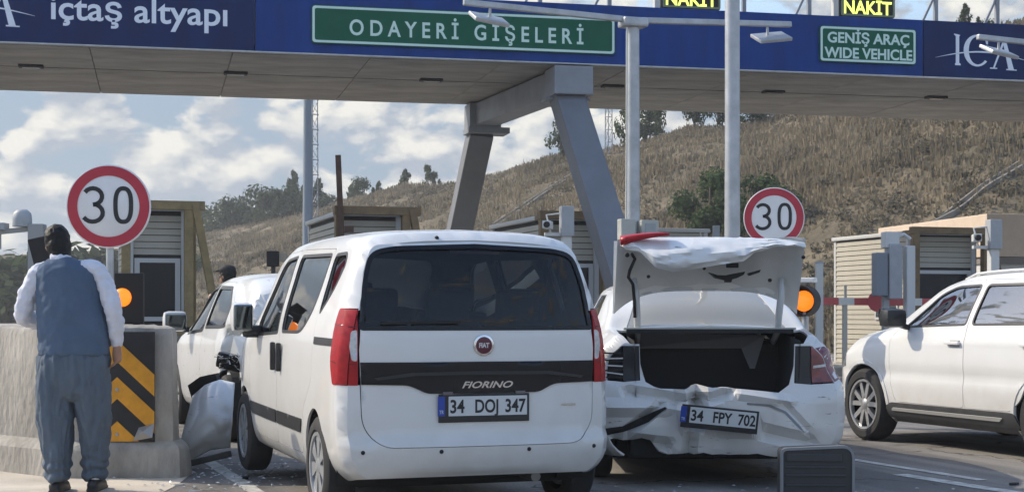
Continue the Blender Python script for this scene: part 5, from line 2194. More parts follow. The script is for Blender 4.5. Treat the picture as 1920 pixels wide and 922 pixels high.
    for sg in (-1, 1):
        inner = [(sg * .545, .75), (sg * .655, .735), (sg * .655, .985), (sg * .545, .985)]
        L.cap('lamp_recess', inner, [], M_DARK, t, .05, off=.004 if sg < 0 else .002, rim=.02)
        if sg > 0:
            r = L.T[0]
            zs_ = np.linspace(.755, .965, 8)
            xs = [float(np.interp(z, np.maximum.accumulate(r[:, 1]), r[:, 0])) - .001 for z in zs_]
            o = L.cap('tail_light', list(zip(xs, zs_)) + [(.66, .98), (.66, .745)], [], mat('tail_lamp_dark_red', (.16, .01, .018), .15, coat=.8, var=.4, vscale=20), t, .04, off=.008, rim=.01)
            L.cap('clear_lens', [(.67, .845), (.76, .855), (.765, .872), (.675, .862)], [], M_TAILW, o, .03, off=.013, rim=.005)
            L.side('wrap_lens', [(.0, .755), (.12, .78), (.17, .86), (.13, .965), (0, .965)], [], sg, MATS['tail_lamp_dark_red'], o, .04, off=.008, rim=.01)
        else:
            # smashed lamp: bare reflector ribs
            o = L.cap('tail_light', [(-.78, .76), (-.66, .745), (-.66, .97), (-.78, .95)], [], M_BLACK, t, .05, off=-.02, rim=0)
            o['label'] = 'smashed left tail light with bare reflector ribs'
            for i in range(7):
                z = .765 + .028 * i
                y0 = L.fin(-.72, 0, z)[1]
                MB().bar((-.80, y0 + .03, z + .012 * math.sin(i * 2.1)), (-.655, y0 - .02 - .012 * (i % 3), z - .006 * (i % 2)), .006, .010, (0, 0, 1)).build('reflector_rib', M_CHROME if i % 2 else M_DARK, o)
    # boot: floor, sides, rear wall of grey felt
    bt = MB()
    bt.add([(-.56, .0 + .2, .56), (.56, .2, .56), (.56, 1.05, .56), (-.56, 1.05, .56)], [(0, 1, 2, 3)])
    for s in (-1, 1):
        bt.add([(s * .56, .1, .5), (s * .56, 1.05, .5), (s * .60, 1.05, 1.08), (s * .58, .1, 1.02)], [(0, 1, 2, 3)])
    boot = bt.build('boot_liner', mat('boot_carpet_dark', (.03, .031, .035), .95), t)
    mk('seat_back_panel', [(-.6, 1.0, .5), (.6, 1.0, .5), (.6, .92, .93), (-.6, .92, .93)], [(0, 1, 2, 3)], MATS['boot_carpet_dark'], boot)
    mk('shelf_panel', [(-.62, .90, .95), (.30, .90, .95), (.36, .88, .80), (.40, .89, .80), (.46, .80, 1.05), (-.62, .58, 1.075)], [(0, 1, 4, 5), (1, 2, 3, 4)], mat('boot_felt_grey', (.26, .265, .28), .95), boot)
    MB().bar((-.62, .48, 1.10), (.62, .48, 1.10), .07, .018, bev=.006).build('boot_sill', mat('sill_cream', (.42, .41, .36), .5), t)
    MB().bar((-.60, .455, 1.083), (.60, .455, 1.083), .03, .03).build('boot_seal', M_BLACK, t)
    # bent plate
    yp_ = L.fin(.0, 0, .52)[1]
    p = plate(t, (.0, yp_ - .115, .495), '34 FPY 702', rot=(R(6), R(5.5), R(-4)), w=.50, h=.11, words=[('34', -.155, .085), ('FPY', .02, .13), ('702', .185, .12)])
    p.scale = (1, 1, 1)

    # ---- raised lid, seen from its inner side
    lid = empty('boot_lid', (0, .58, 0))
    lid.parent = t
    lid['label'] = 'raised dented boot lid showing its inner side'
    HW = .672

    def lid_pt(x, q):
        """q 0 at the lower (hinge) edge .. 1 at the top"""
        zl = 1.375 - .17 * (abs(x) / HW) ** 4
        zt = 1.735 + .012 * math.sin(x * 5) - .02 * (x > .2) * math.sin((x - .2) * 12)
        z = zl + (zt - zl) * q
        y = -.20 * q + .12 * (1 - q) + .015 * ridged(x, 0, z, 4)
        # pressed-in field with a raised frame
        fr = min(sstep(.50, .56, abs(x)) + sstep(.12, .05, q) * 0 + (1 - sstep(.02, .10, q)) + sstep(.70, .78, q), 1)
        y += .028 * (1 - fr)
        y += .02 * sstep(.56, .66, abs(x)) * -1
        return (x, y, z)
    nx, nq = 46, 20
    v = [lid_pt(-HW + 2 * HW * i / nx, j / nq) for j in range(nq + 1) for i in range(nx + 1)]
    f = [(j * (nx + 1) + i, j * (nx + 1) + i + 1, (j + 1) * (nx + 1) + i + 1, (j + 1) * (nx + 1) + i) for j in range(nq) for i in range(nx)]
    M_LIDIN = mat('lid_inner_paint', (.52, .53, .53), .45, var=.06, vscale=4)
    o = mk('inner_panel', v, f, M_LIDIN, lid, True)
    o.data.set_sharp_from_angle(angle=R(28))
    # outer skin behind, closing the lid
    v2 = []
    for j in range(nq + 1):
        for i in range(nx + 1):
            x, y, z = lid_pt(-HW + 2 * HW * i / nx, j / nq)
            v2.append((x * 1.01, .13 - .11 * (j / nq), z))
    mk('outer_skin', v2, f, M_PAINTW, lid, True)
    # crumpled tail face folded over the top edge
    top = [(-.655, 1.695), (-.60, 1.74), (-.45, 1.75), (-.3, 1.755), (-.1, 1.755), (.1, 1.755), (.25, 1.745), (.4, 1.735), (.55, 1.73), (.66, 1.715)]
    bot = [(-.62, 1.66), (-.52, 1.64), (-.42, 1.53), (-.3, 1.50), (-.12, 1.525), (.05, 1.555), (.2, 1.575), (.30, 1.635), (.45, 1.67), (.655, 1.675)]
    nn, mm = 60, 12
    v = []
    for j in range(mm + 1):
        q = j / mm
        for i in range(nn + 1):
            s = i / nn * (len(top) - 1)
            k = min(int(s), len(top) - 2)
            u = s - k
            tx, tz = [top[k][c] * (1 - u) + top[k + 1][c] * u for c in (0, 1)]
            bx_, bz = [bot[k][c] * (1 - u) + bot[k + 1][c] * u for c in (0, 1)]
            x, z = tx * (1 - q) + bx_ * q, tz * (1 - q) + bz * q
            drop = max(0, tz - bz)
            y = -.215 - .2 * math.sin(q * 2.2) * (.4 + drop * 3.5) + .03 * ridged(x, q, 1, 3.2) + .012 * ridged(x, q, 4, 8)
            if x > .2:
                z += .012 * ridged(x, q, 2, 7)
            v.append((x, y, z))
    f = [(j * (nn + 1) + i, j * (nn + 1) + i + 1, (j + 1) * (nn + 1) + i + 1, (j + 1) * (nn + 1) + i) for j in range(mm) for i in range(nn)]
    mk('folded_skin', v, f, M_PAINTD, lid, True).data.set_sharp_from_angle(angle=R(35))
    # lamp strip on the folded corner
    v, f = [], []
    for i in range(9):
        u = i / 8
        x = -.655 + .34 * u
        z = 1.70 + .055 * math.sin(u * 1.5)
        h = .045 * (1 - .75 * u) + .006
        for dy, dz in ((-.28, -h * .4), (-.31, h * .3), (-.24, h), (-.20, h * .6)):
            v.append((x, dy - .03 * u, z + dz + .01))
    for i in range(8):
        for k in range(4):
            f.append((i * 4 + k, i * 4 + (k + 1) % 4, i * 4 + 4 + (k + 1) % 4, i * 4 + 4 + k))
    f += [(3, 2, 1, 0), (32, 33, 34, 35)]
    mk('lid_lamp', v, f, M_TAILR, lid, True)
    lid_y = lambda x, z: .03 - .32 * (z - 1.36) / .38
    for x, z, r in ((-.605, 1.625, .017), (-.44, 1.475, .013), (-.045, 1.532, .012), (.44, 1.45, .014), (.655, 1.61, .014)):
        disc(MB(), (x, lid_y(x, z) - .03, z), r, .02, 12).build('rubber_plug', M_BLACK, lid)
    MB().box((.16, -.13, 1.555), (.085, .05, .035), bev=.006).build('latch', M_BLACK, lid)
    MB().prism([(.0, 1.505), (.06, 1.487), (.12, 1.485), (.15, 1.492), (.26, 1.513), (.25, 1.49), (.2, 1.465), (.165, 1.455), (.16, 1.435), (.12, 1.435), (.115, 1.45), (.05, 1.465)], -.092, -.02, XZ).build('cut_out', M_BLACK, lid)
    MB().prism([(.28, 1.50), (.37, 1.525), (.36, 1.505), (.29, 1.482)], -.108, -.04, XZ).build('cut_out', M_BLACK, lid)
    for sg in (-1, 1):
        MB().tube([(sg * .535, -.02, 1.46), (sg * .525, -.06, 1.34), (sg * .515, -.03, 1.2), (sg * .51, .0, 1.08), (sg * .50, .12, 1.0)], [.02, .026, .026, .024, .02], 10).build('hinge_arm', M_LIDIN, lid, True)
    MB().tube([(-.575, -.12, 1.66), (-.54, -.13, 1.60), (-.575, -.11, 1.52), (-.585, -.1, 1.47), (-.55, -.08, 1.42), (-.54, -.08, 1.3), (-.535, -.07, 1.18)], .012, 8).build('wiring', M_BLACK, lid, True)
    # underside and wheels
    MB().box((0, 2.2, .24), (1.4, 3.6, .14), bev=.03).box((0, .45, .30), (1.2, .5, .2), bev=.03).build('underbody', M_UNDER, t)
    for sg in (-1, 1):
        for y in (.90, 3.50):
            arch_liner(t, y, .30, .35, sg, .84, .6)
            make_wheel(t, (sg * .775, y, .305), sg, .305, .19, .2, 'alloy')
    MB().box((0, 3.25, .86), (1.4, .4, .3), bev=.06).build('dashboard', M_INT, t)
    MB().box((0, 2.2, .38), (1.5, 3.0, .06)).build('floor', M_INT, t)
    for x in (-.36, .36):
        seat(t, x, 2.25, .34)
    seat(t, 0, 1.35, .34, w=1.25, tall=.5)
    return t


saloon()

# ---------------------------------------------------------------- white crossover at the right
def suv():
    t = thing('white_crossover', 'white crossover car with silver alloy wheels at the right edge', 'car', (5.41, 11.83, 0), R(20))
    st = [(0, section(.74, .84, .80, 1.02, .55, 1.30, .32)), (.25, section(.82, .90, .85, 1.07, .60, 1.48, .26)), (.7, section(.84, .915, .87, 1.09, .63, 1.58, .24)),
          (1.5, section(.84, .915, .87, 1.09, .64, 1.605, .22)), (2.1, section(.84, .915, .87, 1.08, .63, 1.59, .22)), (2.5, section(.84, .915, .865, 1.07, .61, 1.53, .22)),
          (2.85, section(.84, .912, .86, 1.05, .60, 1.36, .22)), (3.2, section(.84, .91, .85, 1.03, .68, 1.12, .22)), (3.75, section(.83, .90, .82, .93, .66, 1.02, .23, zm=.62)),
          (4.12, section(.76, .84, .76, .80, .60, .90, .24, zm=.58)), (4.36, section(.58, .68, .60, .66, .44, .72, .26, zm=.52))]

    def warp(x, y, z):
        a = 1 - sstep(0, .7, y)
        b = sstep(3.7, 4.36, y)
        y2 = y + a * (.14 * (abs(x) / .9) ** 3) - b * .22 * (abs(x) / .8) ** 2.5
        # body-side creases
        if 1.0 > z > .45 and .3 < y < 3.9:
            x += (1 if x > 0 else -1) * (-.014 * math.exp(-((z - .66) / .05) ** 2) + .008 * math.exp(-((z - .97) / .02) ** 2))
        return (x, y2, z)
    L = Loft(st, .06, .1, warp)
    RW, FW = .86, 3.49
    rdoor = round_poly([(1.16, .50), (1.30, .40), (1.915, .395), (1.915, 1.10), (1.88, 1.505), (1.25, 1.50), (.92, 1.33), (.88, 1.0), (1.0, .8)], .05, 3)
    fdoor = round_poly([(1.925, .395), (2.95, .40), (3.03, .60), (3.05, .98), (2.98, 1.06), (2.55, 1.40), (2.3, 1.485), (1.89, 1.51), (1.925, 1.10)], .05, 3)
    rwin = round_poly([(1.0, 1.13), (1.86, 1.12), (1.83, 1.455), (1.28, 1.455), (1.02, 1.30)], .04)
    fwin = round_poly([(1.955, 1.12), (2.86, 1.095), (2.78, 1.17), (2.5, 1.38), (2.28, 1.445), (1.925, 1.455)], [.03, .02, .05, .1, .08, .03])
    qwin = round_poly([(.58, 1.2), (.92, 1.14), (.95, 1.32), (.72, 1.36)], .03)
    holes, hi = [], []
    for sg in (-1, 1):
        for p in (rdoor, fdoor):
            holes.append(L.side_poly(offset_poly(p, .004), sg))
        holes.append(L.side_poly(qwin, sg))
        for p in (rwin, fwin, qwin):
            hi.append(L.side_poly(p, sg, .1))
        for y in (RW, FW):
            holes.append(L.side_poly(arch(y, .345, .385), sg))
            hi.append(L.side_poly(arch(y, .345, .4), sg, .1))
    wsc = subdiv(round_poly([(2.56, -.50), (2.56, .50), (3.2, .64), (3.2, -.64)], .06), .05)
    bwin = subdiv(round_poly([(.06, -.50), (.06, .50), (.42, .50), (.42, -.50)], .06), .05)
    L.panel('body', L.body_outer(), holes + [wsc, bwin], M_PAINTW, t, .05, extra=L.end_points())
    L.panel('interior_trim', L.body_outer(.4, 3.6, .1), hi + [wsc], M_INT, t, .14, off=-.035, rim=0)
    M_SUVG = glass_mat('side_glass_reflective', (.25, .28, .29), 1.6, .15)
    L.panel('windscreen', wsc, [], M_GLASS, t, .1, off=-.004, rim=0)
    L.panel('rear_window', bwin, [], M_TINT, t, .1, off=-.004, rim=0)
    L.cap('tail_panel', L.cap_ring(), [], M_PAINTW, t, .08, subd=False)
    L.cap('front_panel', L.cap_ring(True), [], M_PAINTW, t, .08, subd=False, front=True)
    for sg in (-1, 1):
        for nm, p, w in (('rear_door', rdoor, rwin), ('front_door', fdoor, fwin)):
            do = L.side(nm, p, [w], sg, M_PAINTW, t, .045)
            L.side('window_glass', offset_poly(w, .006), [], sg, M_SUVG, do, .1, off=-.008, rim=0)
            L.side('window_seal', offset_poly(w, .014), [offset_poly(w, -.006)], sg, M_TRIM, do, .08, off=.002, rim=.006)
            hy = 2.06 if nm == 'front_door' else 1.05
            hx = L.pt(hy, L.w_of(hy, .95, sg))[0]
            MB().box((hx + sg * .02, hy, .955), (.03, .20, .032), bev=.012).build('handle', M_PAINTW, do, angle=40)
            MB().box((hx + sg * .004, hy - .02, .95), (.012, .13, .06), bev=.005).build('handle_recess', mat('recess_grey', (.3, .3, .29), .5), do)
        L.side('quarter_window', offset_poly(qwin, .006), [], sg, M_TINT, t, .1, off=-.008, rim=0)
        # dark lower cladding with a pale strip
        L.side('sill_cladding', round_poly([(1.20, .215), (3.12, .215), (3.11, .355), (3.02, .39), (1.25, .39)], .02, 2), [], sg, mat('cladding_grey', (.055, .056, .058), .6, var=.2, vscale=8), t, .06, off=.010, rim=.014)
        L.side('sill_strip', round_poly([(1.45, .315), (3.02, .32), (3.0, .345), (1.40, .345)], .01, 2), [], sg, mat('strip_silver', (.5, .5, .48), .4, .3), t, .06, off=.018, rim=.008)
        for y in (RW, FW):
            a = arch(y, .345, .392, .2)
            b = arch(y, .345, .43, .2)
            L.side('arch_cladding', b, [offset_poly(a, 0)], sg, MATS['cladding_grey'] if False else M_PAINTW, t, .04, off=.008, rim=.01)
        # mirror
        mx = sg * 1.03
        mi = MB().box((mx, 2.80, 1.17), (.22, .16, .17), bev=.05).build('mirror', M_TRIM, t, angle=40)
        MB().box((mx, 2.86, 1.20), (.2, .08, .13), bev=.04).build('mirror_cap', M_GLOSSB, mi, angle=40)
        MB().bar((sg * .86, 2.80, 1.08), (sg * .98, 2.80, 1.12), .07, .05, bev=.02).build('mirror_foot', M_TRIM, mi)
        # roof rail
        pts = []
        for y in np.linspace(.55, 2.35, 12):
            p = L.pt(y, sg * .57)
            pts.append((p[0], p[1], p[2] + (.022 if .56 < y < 2.34 else 0)))
        MB().tube(pts, .012, 8).build('roof_rail', mat('rail_white_silver', (.66, .66, .65), .35, .2), t, True)
        hl = round_poly([(3.86, .70), (4.22, .68), (4.24, .76), (4.0, .82), (3.84, .82)], .03)
        L.side('headlight', hl, [], sg, mat('headlight_lens', (.3, .32, .33), .08, .5, coat=1), t, .04, off=.006, rim=.01)
        tl = round_poly([(0, .86), (.3, .90), (.34, 1.0), (0, 1.02)], .02)
        L.side('tail_light', tl, [], sg, M_TAILR, t, .04, off=.006, rim=.01)
        for y in (RW, FW):
            arch_liner(t, y, .345, .39, sg, .86, .6)
            make_wheel(t, (sg * .80, y, .345), sg, .345, .215, .235, 'alloy', rz=R(0))
    MB().box((0, 2.18, .30), (1.45, 3.6, .16), bev=.04).build('underbody', M_UNDER, t)
    MB().box((0, 2.1, .46), (1.6, 2.9, .06)).build('floor', M_INT, t)
    MB().box((0, 2.95, .98), (1.45, .4, .24), bev=.06).build('dashboard', M_INT, t)
    for x in (-.38, .38):
        seat(t, x, 2.0, .52)
    seat(t, 0, 1.1, .52, w=1.3, tall=.5)
    MB().lathe([(.17, -.012), (.185, 0), (.17, .012), (.155, 0), (.17, -.012)], 24, Matrix.Translation((-.38, 2.5, 1.02)) @ Matrix.Rotation(R(65), 4, 'X')).build('steering_wheel', M_BLACK, t, True)
    return t


suv()


# ---------------------------------------------------------------- wrecked hatchback on the left
def wreck():
    t = thing('wrecked_hatchback', 'white hatchback with crumpled rear corner between the concrete barrier and the van', 'car', (-1.68, 14.3, 0), R(22))
    t.scale = (1, 1, 1.02)
    st = [(0, section(.74, .83, .80, 1.0, .60, 1.42, .3)), (.2, section(.79, .86, .82, 1.02, .62, 1.50, .25)), (.6, section(.81, .87, .83, 1.03, .62, 1.565, .22)),
          (1.4, section(.81, .87, .83, 1.02, .62, 1.59, .22)), (2.0, section(.81, .87, .83, 1.01, .61, 1.565, .22)), (2.35, section(.81, .87, .83, 1.0, .59, 1.50, .22)),
          (2.8, section(.81, .87, .82, .98, .58, 1.28, .22)), (3.15, section(.80, .86, .81, .96, .64, 1.06, .22)), (3.7, section(.76, .82, .76, .86, .6, .97, .22, zm=.55)), (4.07, section(.6, .7, .64, .68, .5, .76, .24, zm=.5))]

    def warp(x, y, z):
        a = 1 - sstep(0, .8, y)
        return (x, y + a * (.12 * (abs(x) / .85) ** 3 + .2 * max(0, z - 1.0) ** 1.2), z)

    def deform(x, y, z):
        k = (1 - sstep(.1, 1.25, y)) * (1 - sstep(.96, 1.12, z)) * (.45 + .55 * (1 - sstep(-.5, .3, x)))
        if k > 0:
            r = ridged(x, y, z, 1.7)
            r2 = ridged(x + 3, y, z, 3.9)
            y += k * (.24 + .12 * r)
            x += k * (.13 * r + .09 * r2) * (1 if x < 0 else -.5) + k * .03
            z += k * .06 * r2
        return (x, y, z)
    L = Loft(st, .06, .1, warp, deform)
    rdoor = round_poly([(1.05, .50), (1.25, .32), (1.86, .32), (1.86, 1.05), (1.80, 1.50), (1.05, 1.485), (.76, 1.27), (.78, .9)], .05, 3)
    fdoor = round_poly([(1.87, .32), (2.80, .32), (2.88, .55), (2.90, .95), (2.52, 1.33), (2.28, 1.46), (1.81, 1.505), (1.87, 1.05)], .05, 3)
    rwin = round_poly([(.86, 1.06), (1.80, 1.05), (1.76, 1.455), (1.12, 1.44), (.84, 1.24)], .04)
    fwin = round_poly([(1.90, 1.02), (2.80, .98), (2.55, 1.26), (2.28, 1.43), (1.84, 1.47)], .04)
    holes, hi = [], []
    for sg in (-1, 1):
        for p in (rdoor, fdoor):
            holes.append(L.side_poly(offset_poly(p, .004), sg))
        for p in (rwin, fwin):
            hi.append(L.side_poly(p, sg, .1))
        for y in (.72, 3.31):
            holes.append(L.side_poly(arch(y, .31, .35), sg))
            hi.append(L.side_poly(arch(y, .31, .38), sg, .1))
    gap = [(-.1, .28), (-.1, .74), (.12, .78), (.32, .74), (.36, .60), (.3, .28)]
    holes.append(L.side_poly(gap, -1))
    wsc = subdiv(round_poly([(2.40, -.48), (2.40, .48), (3.1, .58), (3.1, -.58)], .06), .05)
    L.panel('body', L.body_outer(), holes + [wsc], M_PAINTD, t, .05, extra=L.end_points()).data.set_sharp_from_angle(angle=R(16))
    L.panel('interior_trim', L.body_outer(.3, 3.5, .1), hi + [wsc], M_INT, t, .14, off=-.035, rim=0)
    L.panel('windscreen', wsc, [], M_GLASS, t, .1, off=-.004, rim=0)
    ring = L.cap_ring()
    win = round_poly([(-.60, 1.08), (.60, 1.08), (.545, 1.33), (-.545, 1.33)], .05)
    low = [(-1.5, -.5), (1.5, -.5), (1.5, .74), (-.45, .74), (-1.5, .78)]
    L.cap('tailgate', ring, [subdiv(win, .05), subdiv(low, .06)], M_PAINTW, t, .04, subd=False)
    L.cap('rear_window', offset_poly(win, .01), [], M_TINT, t, .08, off=-.006, rim=0)
    L.cap('window_seal', offset_poly(win, .02), [offset_poly(win, -.012)], M_TRIM, t, .06, off=.003, rim=.006)
    low_in = [(x, z) for x, z in ring if z < .80]
    L.cap('crash_beam', subdiv([(-.74, .36), (.74, .36), (.74, .74), (-.74, .74)], .08), [], M_UNDER, t, .08, off=-.05, rim=0)
    for sg in (-1, 1):
        for nm, p, w in (('rear_door', rdoor, rwin), ('front_door', fdoor, fwin)):
            do = L.side(nm, p, [w], sg, M_PAINTD, t)
            L.side('window_glass', offset_poly(w, .006), [], sg, glass_mat('wreck_side_glass', (.14, .16, .17), 1.5, .04), do, .1, off=-.008, rim=0)
            L.side('window_seal', offset_poly(w, .012), [offset_poly(w, -.022)], sg, M_TRIM, do, .08, off=.002, rim=.006)
        mx = sg * 1.0
        mi = MB().box((mx, 2.56, 1.11), (.25, .14, .21), bev=.06).build('mirror', M_PAINTW if sg < 0 else M_BLACK, t, angle=40)
        MB().box((mx, 2.49, 1.10), (.21, .03, .165), bev=.014).build('mirror_glass', MATS['mirror_glass'], mi)
        MB().bar((sg * .84, 2.60, 1.02), (sg * .94, 2.60, 1.04), .07, .06, bev=.02).build('mirror_foot', M_TRIM, mi)
        for y in (.72, 3.31):
            arch_liner(t, y, .31, .36, sg, .82, .6)
            make_wheel(t, (sg * .77, y, .31), sg, .31, .19, .2, 'cover', cover=MATS['wheel_cover_silver'])
    # smashed lamp hanging in the crumpled corner
    rnd = random.Random(4)
    cy = L.fin(-.66, 0.05, .84)
    o = MB().box((-.90, .16, .755), (.26, .10, .15), Matrix.Rotation(R(-35), 3, 'Z') @ Matrix.Rotation(R(12), 3, 'Y'), bev=.035).build('tail_light', M_GLOSSB, t, angle=40)
    o['label'] = 'smashed dark tail light with chrome splinters'
    for i in range(26):
        a = rnd.uniform(0, 6.28)
        u_ = rnd.uniform(-.12, .12)
        p = Vector((-.93 + u_ * .8, .085 - u_ * .6 - rnd.uniform(0, .02), .755 + rnd.uniform(-.06, .06)))
        q = p + Vector((math.cos(a) * .05, rnd.uniform(-.02, .02), math.sin(a) * .035))
        MB().bar(p, q, .012, .006).build('broken_piece', (M_CHROME, M_TAILW, M_DARK)[i % 3], o)
    mk('torn_flap', [(-.86, .22, .98), (-.60, .06, 1.0), (-.40, .03, .99), (-.42, .0, .86), (-.62, -.03, .83), (-.80, .08, .70), (-.9, .3, .72)],
       [(0, 1, 4, 5), (1, 2, 3, 4), (0, 5, 6)], M_PAINTW, t)
    MB().box((0, 2.05, .27), (1.4, 3.3, .14), bev=.03).build('underbody', M_UNDER, t)
    MB().box((0, 1.9, .44), (1.5, 2.7, .06)).build('floor', M_INT, t)
    MB().box((0, 2.9, .9), (1.4, .35, .26), bev=.06).build('dashboard', M_INT, t)
    for x in (-.36, .36):
        seat(t, x, 1.95, .42)
    seat(t, 0, 1.05, .42, w=1.25, tall=.5)
    return t


wreck()


# ---------------------------------------------------------------- torn bumper, case and debris
def torn_bumper():
    t = thing('torn_bumper', 'torn off white bumper cover leaning beside the van front wheel', 'bumper', (0, 0, 0))
    d0 = 12.15
    top = [(362, 742), (385, 722), (412, 712), (440, 718)]
    bot = [(328, 868), (352, 866), (395, 842), (432, 838)]
    n, m = 28, 24
    v = []
    for j in range(m + 1):
        q = j / m
        for i in range(n + 1):
            s = i / n * 3
            k = min(int(s), 2)
            u = s - k
            tx, ty = [top[k][c] * (1 - u) + top[k + 1][c] * u for c in (0, 1)]
            bx_, by = [bot[k][c] * (1 - u) + bot[k + 1][c] * u for c in (0, 1)]
            px, py = tx * (1 - q) + bx_ * q, ty * (1 - q) + by * q
            dd = d0 + .25 * (1 - q) - .22 * math.sin(q * 2.8) + .25 * (i / n - .5) ** 2 + .03 * ridged(i / n, q, 0, 3)
            v.append((wx(px, dd), dd, max(.012, wz(py, dd))))
    f = [(j * (n + 1) + i, j * (n + 1) + i + 1, (j + 1) * (n + 1) + i + 1, (j + 1) * (n + 1) + i) for j in range(m) for i in range(n)]
    o = mk('cover', v, f, M_PAINTD, t, True)
    md = o.modifiers.new('thickness', 'SOLIDIFY')
    md.thickness = .006
    pts = [(352, 722), (374, 706), (402, 700), (408, 728), (376, 748), (356, 752)]
    v = [(wx(a, 12.6), 12.6 + .02 * i, wz(b, 12.6)) for i, (a, b) in enumerate(pts)] + [(wx(a, 12.6), 12.75 + .02 * i, wz(b, 12.6)) for i, (a, b) in enumerate(pts)]
    mk('dark_gap_fill', v, [(0, 1, 2, 3, 4, 5), (11, 10, 9, 8, 7, 6)] + [(i, 6 + i, 6 + (i + 1) % 6, (i + 1) % 6) for i in range(6)], M_BLACK, t)  # black slab added to stand for the dark gap below the crumpled panel
    MB().bar((wx(352, 12.0), 12.0, .012 + .03), (wx(432, 12.0), 12.05, .12), .03, .05, bev=.01).build('lower_lip', M_TRIM, t)
    return t


torn_bumper()


def black_case():
    t = thing('black_case', 'dark ribbed hard case with a grey edge standing behind the saloon', 'case', (wx(1527, 9.55), 9.55, 0), R(-3))
    w, h, dp = .425, .395, .26
    pr = round_poly([(-w / 2, 0), (w / 2, 0), (w / 2, h), (-w / 2, h - .02)], [.02, .03, .07, .03], 6)
    MB().prism(pr, -dp / 2, dp / 2, XZ).build('shell', mat('case_dark', (.03, .033, .038), .45, var=.15, vscale=6), t)
    v, f = ring_frame(offset_poly(pr, .012), offset_poly(pr, -.004), -dp / 2 - .012, -dp / 2 + .03, XZ)
    mk('rim', v, f, mat('case_rim_grey', (.22, .23, .24), .4), t)
    for z in (.08, .16, .22, .27):
        MB().box((-.01, -dp / 2 - .004, z), (w - .06, .012, .012), bev=.004).build('rib', mat('case_rib', (.034, .037, .042), .4), t)
    MB().box((-.02, -dp / 2 - .006, .33), (w - .09, .012, .05), bev=.005).build('lid_panel', MATS['case_rib'], t)
    for s in (-1, 1):
        MB().tube([(s * .17, -.1, .0), (s * .17, -.1, .03)], .02, 10).build('foot', M_BLACK, t)


black_case()

rnd = random.Random(12)
DEB = [((-2.35, 10.85), 'white', 'pale plastic shard at the foot of the chevron barrier'), ((-1.95, 11.3), 'black', 'black plastic shard left of the van rear wheel'),
       ((-2.15, 10.45), 'white', 'small white shard on the ground right of the man'), ((3.55, 10.9), 'black', 'small black fragment on the road at the lower right'),
       ((2.75, 10.0), 'black', 'black fragment on the road right of the dark case'), ((-2.0, 12.0), 'white', 'white shard between the torn bumper and the van wheel')]
for i, ((x, y), c, lab) in enumerate(DEB):
    pts = [(rnd.uniform(.6, 1) * .06 * math.cos(a), rnd.uniform(.6, 1) * .035 * math.sin(a)) for a in np.linspace(0, 5.4, 6)]
    o = MB().prism(pts, 0, .012 + .01 * rnd.random()).build('debris_piece', M_PAINTW if c == 'white' else M_BLACK)
    o.location = (x, y, .001)
    o.rotation_euler = (0.05, 0, i * 1.3)
    tag(o, lab, 'debris', 'crash debris on the road')


def glass_shards():
    """crumbs of broken lamp and window glass around the wreck"""
    rnd = random.Random(31)
    v, f = [], []
    for i in range(420):
        if rnd.random() < .6:
            x, y = rnd.gauss(-2.1, .45), rnd.gauss(11.6, .8)
        else:
            x, y = rnd.gauss(1.6, .8), rnd.gauss(9.9, .6)
        r = rnd.uniform(.006, .022)
        a = rnd.uniform(0, 6.28)
        b = len(v)
        z = .006
        for k in range(3):
            q = a + k * 2.1 + rnd.uniform(-.3, .3)
            v.append((x + r * math.cos(q), y + r * math.sin(q), z + rnd.uniform(0, r * .6)))
        v.append((x, y, z + r * .7))
        f += [(b, b + 1, b + 3), (b + 1, b + 2, b + 3), (b + 2, b, b + 3)]
    tag(mk('broken_glass', v, f, mat('glass_crumbs', (.45, .47, .48), .2)), 'scattered crumbs of broken glass and plastic on the road around the crash', 'debris', kind='stuff')


glass_shards()

# ================================================================ PEOPLE
def ell_rings(mb, rings, seg=20):
    """tube through elliptical rings (centre, rx, ry, axis-tilt matrix or None), closed at both ends"""
    v, f = [], []
    for c, rx, ry, M in rings:
        for k in range(seg):
            a = 2 * math.pi * k / seg
            p = Vector((rx * math.cos(a), ry * math.sin(a), 0))
            if M is not None:
                p = M @ p
            v.append(Vector(c) + p)
    n = len(rings)
    for i in range(n - 1):
        for k in range(seg):
            k2 = (k + 1) % seg
            f.append((i * seg + k, i * seg + k2, (i + 1) * seg + k2, (i + 1) * seg + k))
    f.append(tuple(range(seg - 1, -1, -1)))
    f.append(tuple((n - 1) * seg + k for k in range(seg)))
    mb.add(v, f)
    return mb


def limb(mb, pts, radii, seg=14, flat=1.0):
    """round limb along points, radii per point; ends rounded by small extra rings"""
    P = [Vector(p) for p in pts]
    # smooth resample
    out, rr = [], []
    n = len(P)
    for i in range(n - 1):
        p0, p1, p2, p3 = P[max(i - 1, 0)], P[i], P[i + 1], P[min(i + 2, n - 1)]
        for k in range(4):
            t = k / 4
            out.append(.5 * ((2 * p1) + (p2 - p0) * t + (2 * p0 - 5 * p1 + 4 * p2 - p3) * t * t + (3 * p1 - p0 - 3 * p2 + p3) * t ** 3))
            rr.append(radii[i] * (1 - t) + radii[i + 1] * t)
    out.append(P[-1])
    rr.append(radii[-1])
    d0, d1 = (out[0] - out[1]).normalized(), (out[-1] - out[-2]).normalized()
    out = [out[0] + d0 * rr[0] * .8, out[0] + d0 * rr[0] * .5] + out + [out[-1] + d1 * rr[-1] * .5, out[-1] + d1 * rr[-1] * .8]
    rr = [rr[0] * .35, rr[0] * .8] + rr + [rr[-1] * .8, rr[-1] * .35]
    mb.tube(out, rr, seg)
    return mb


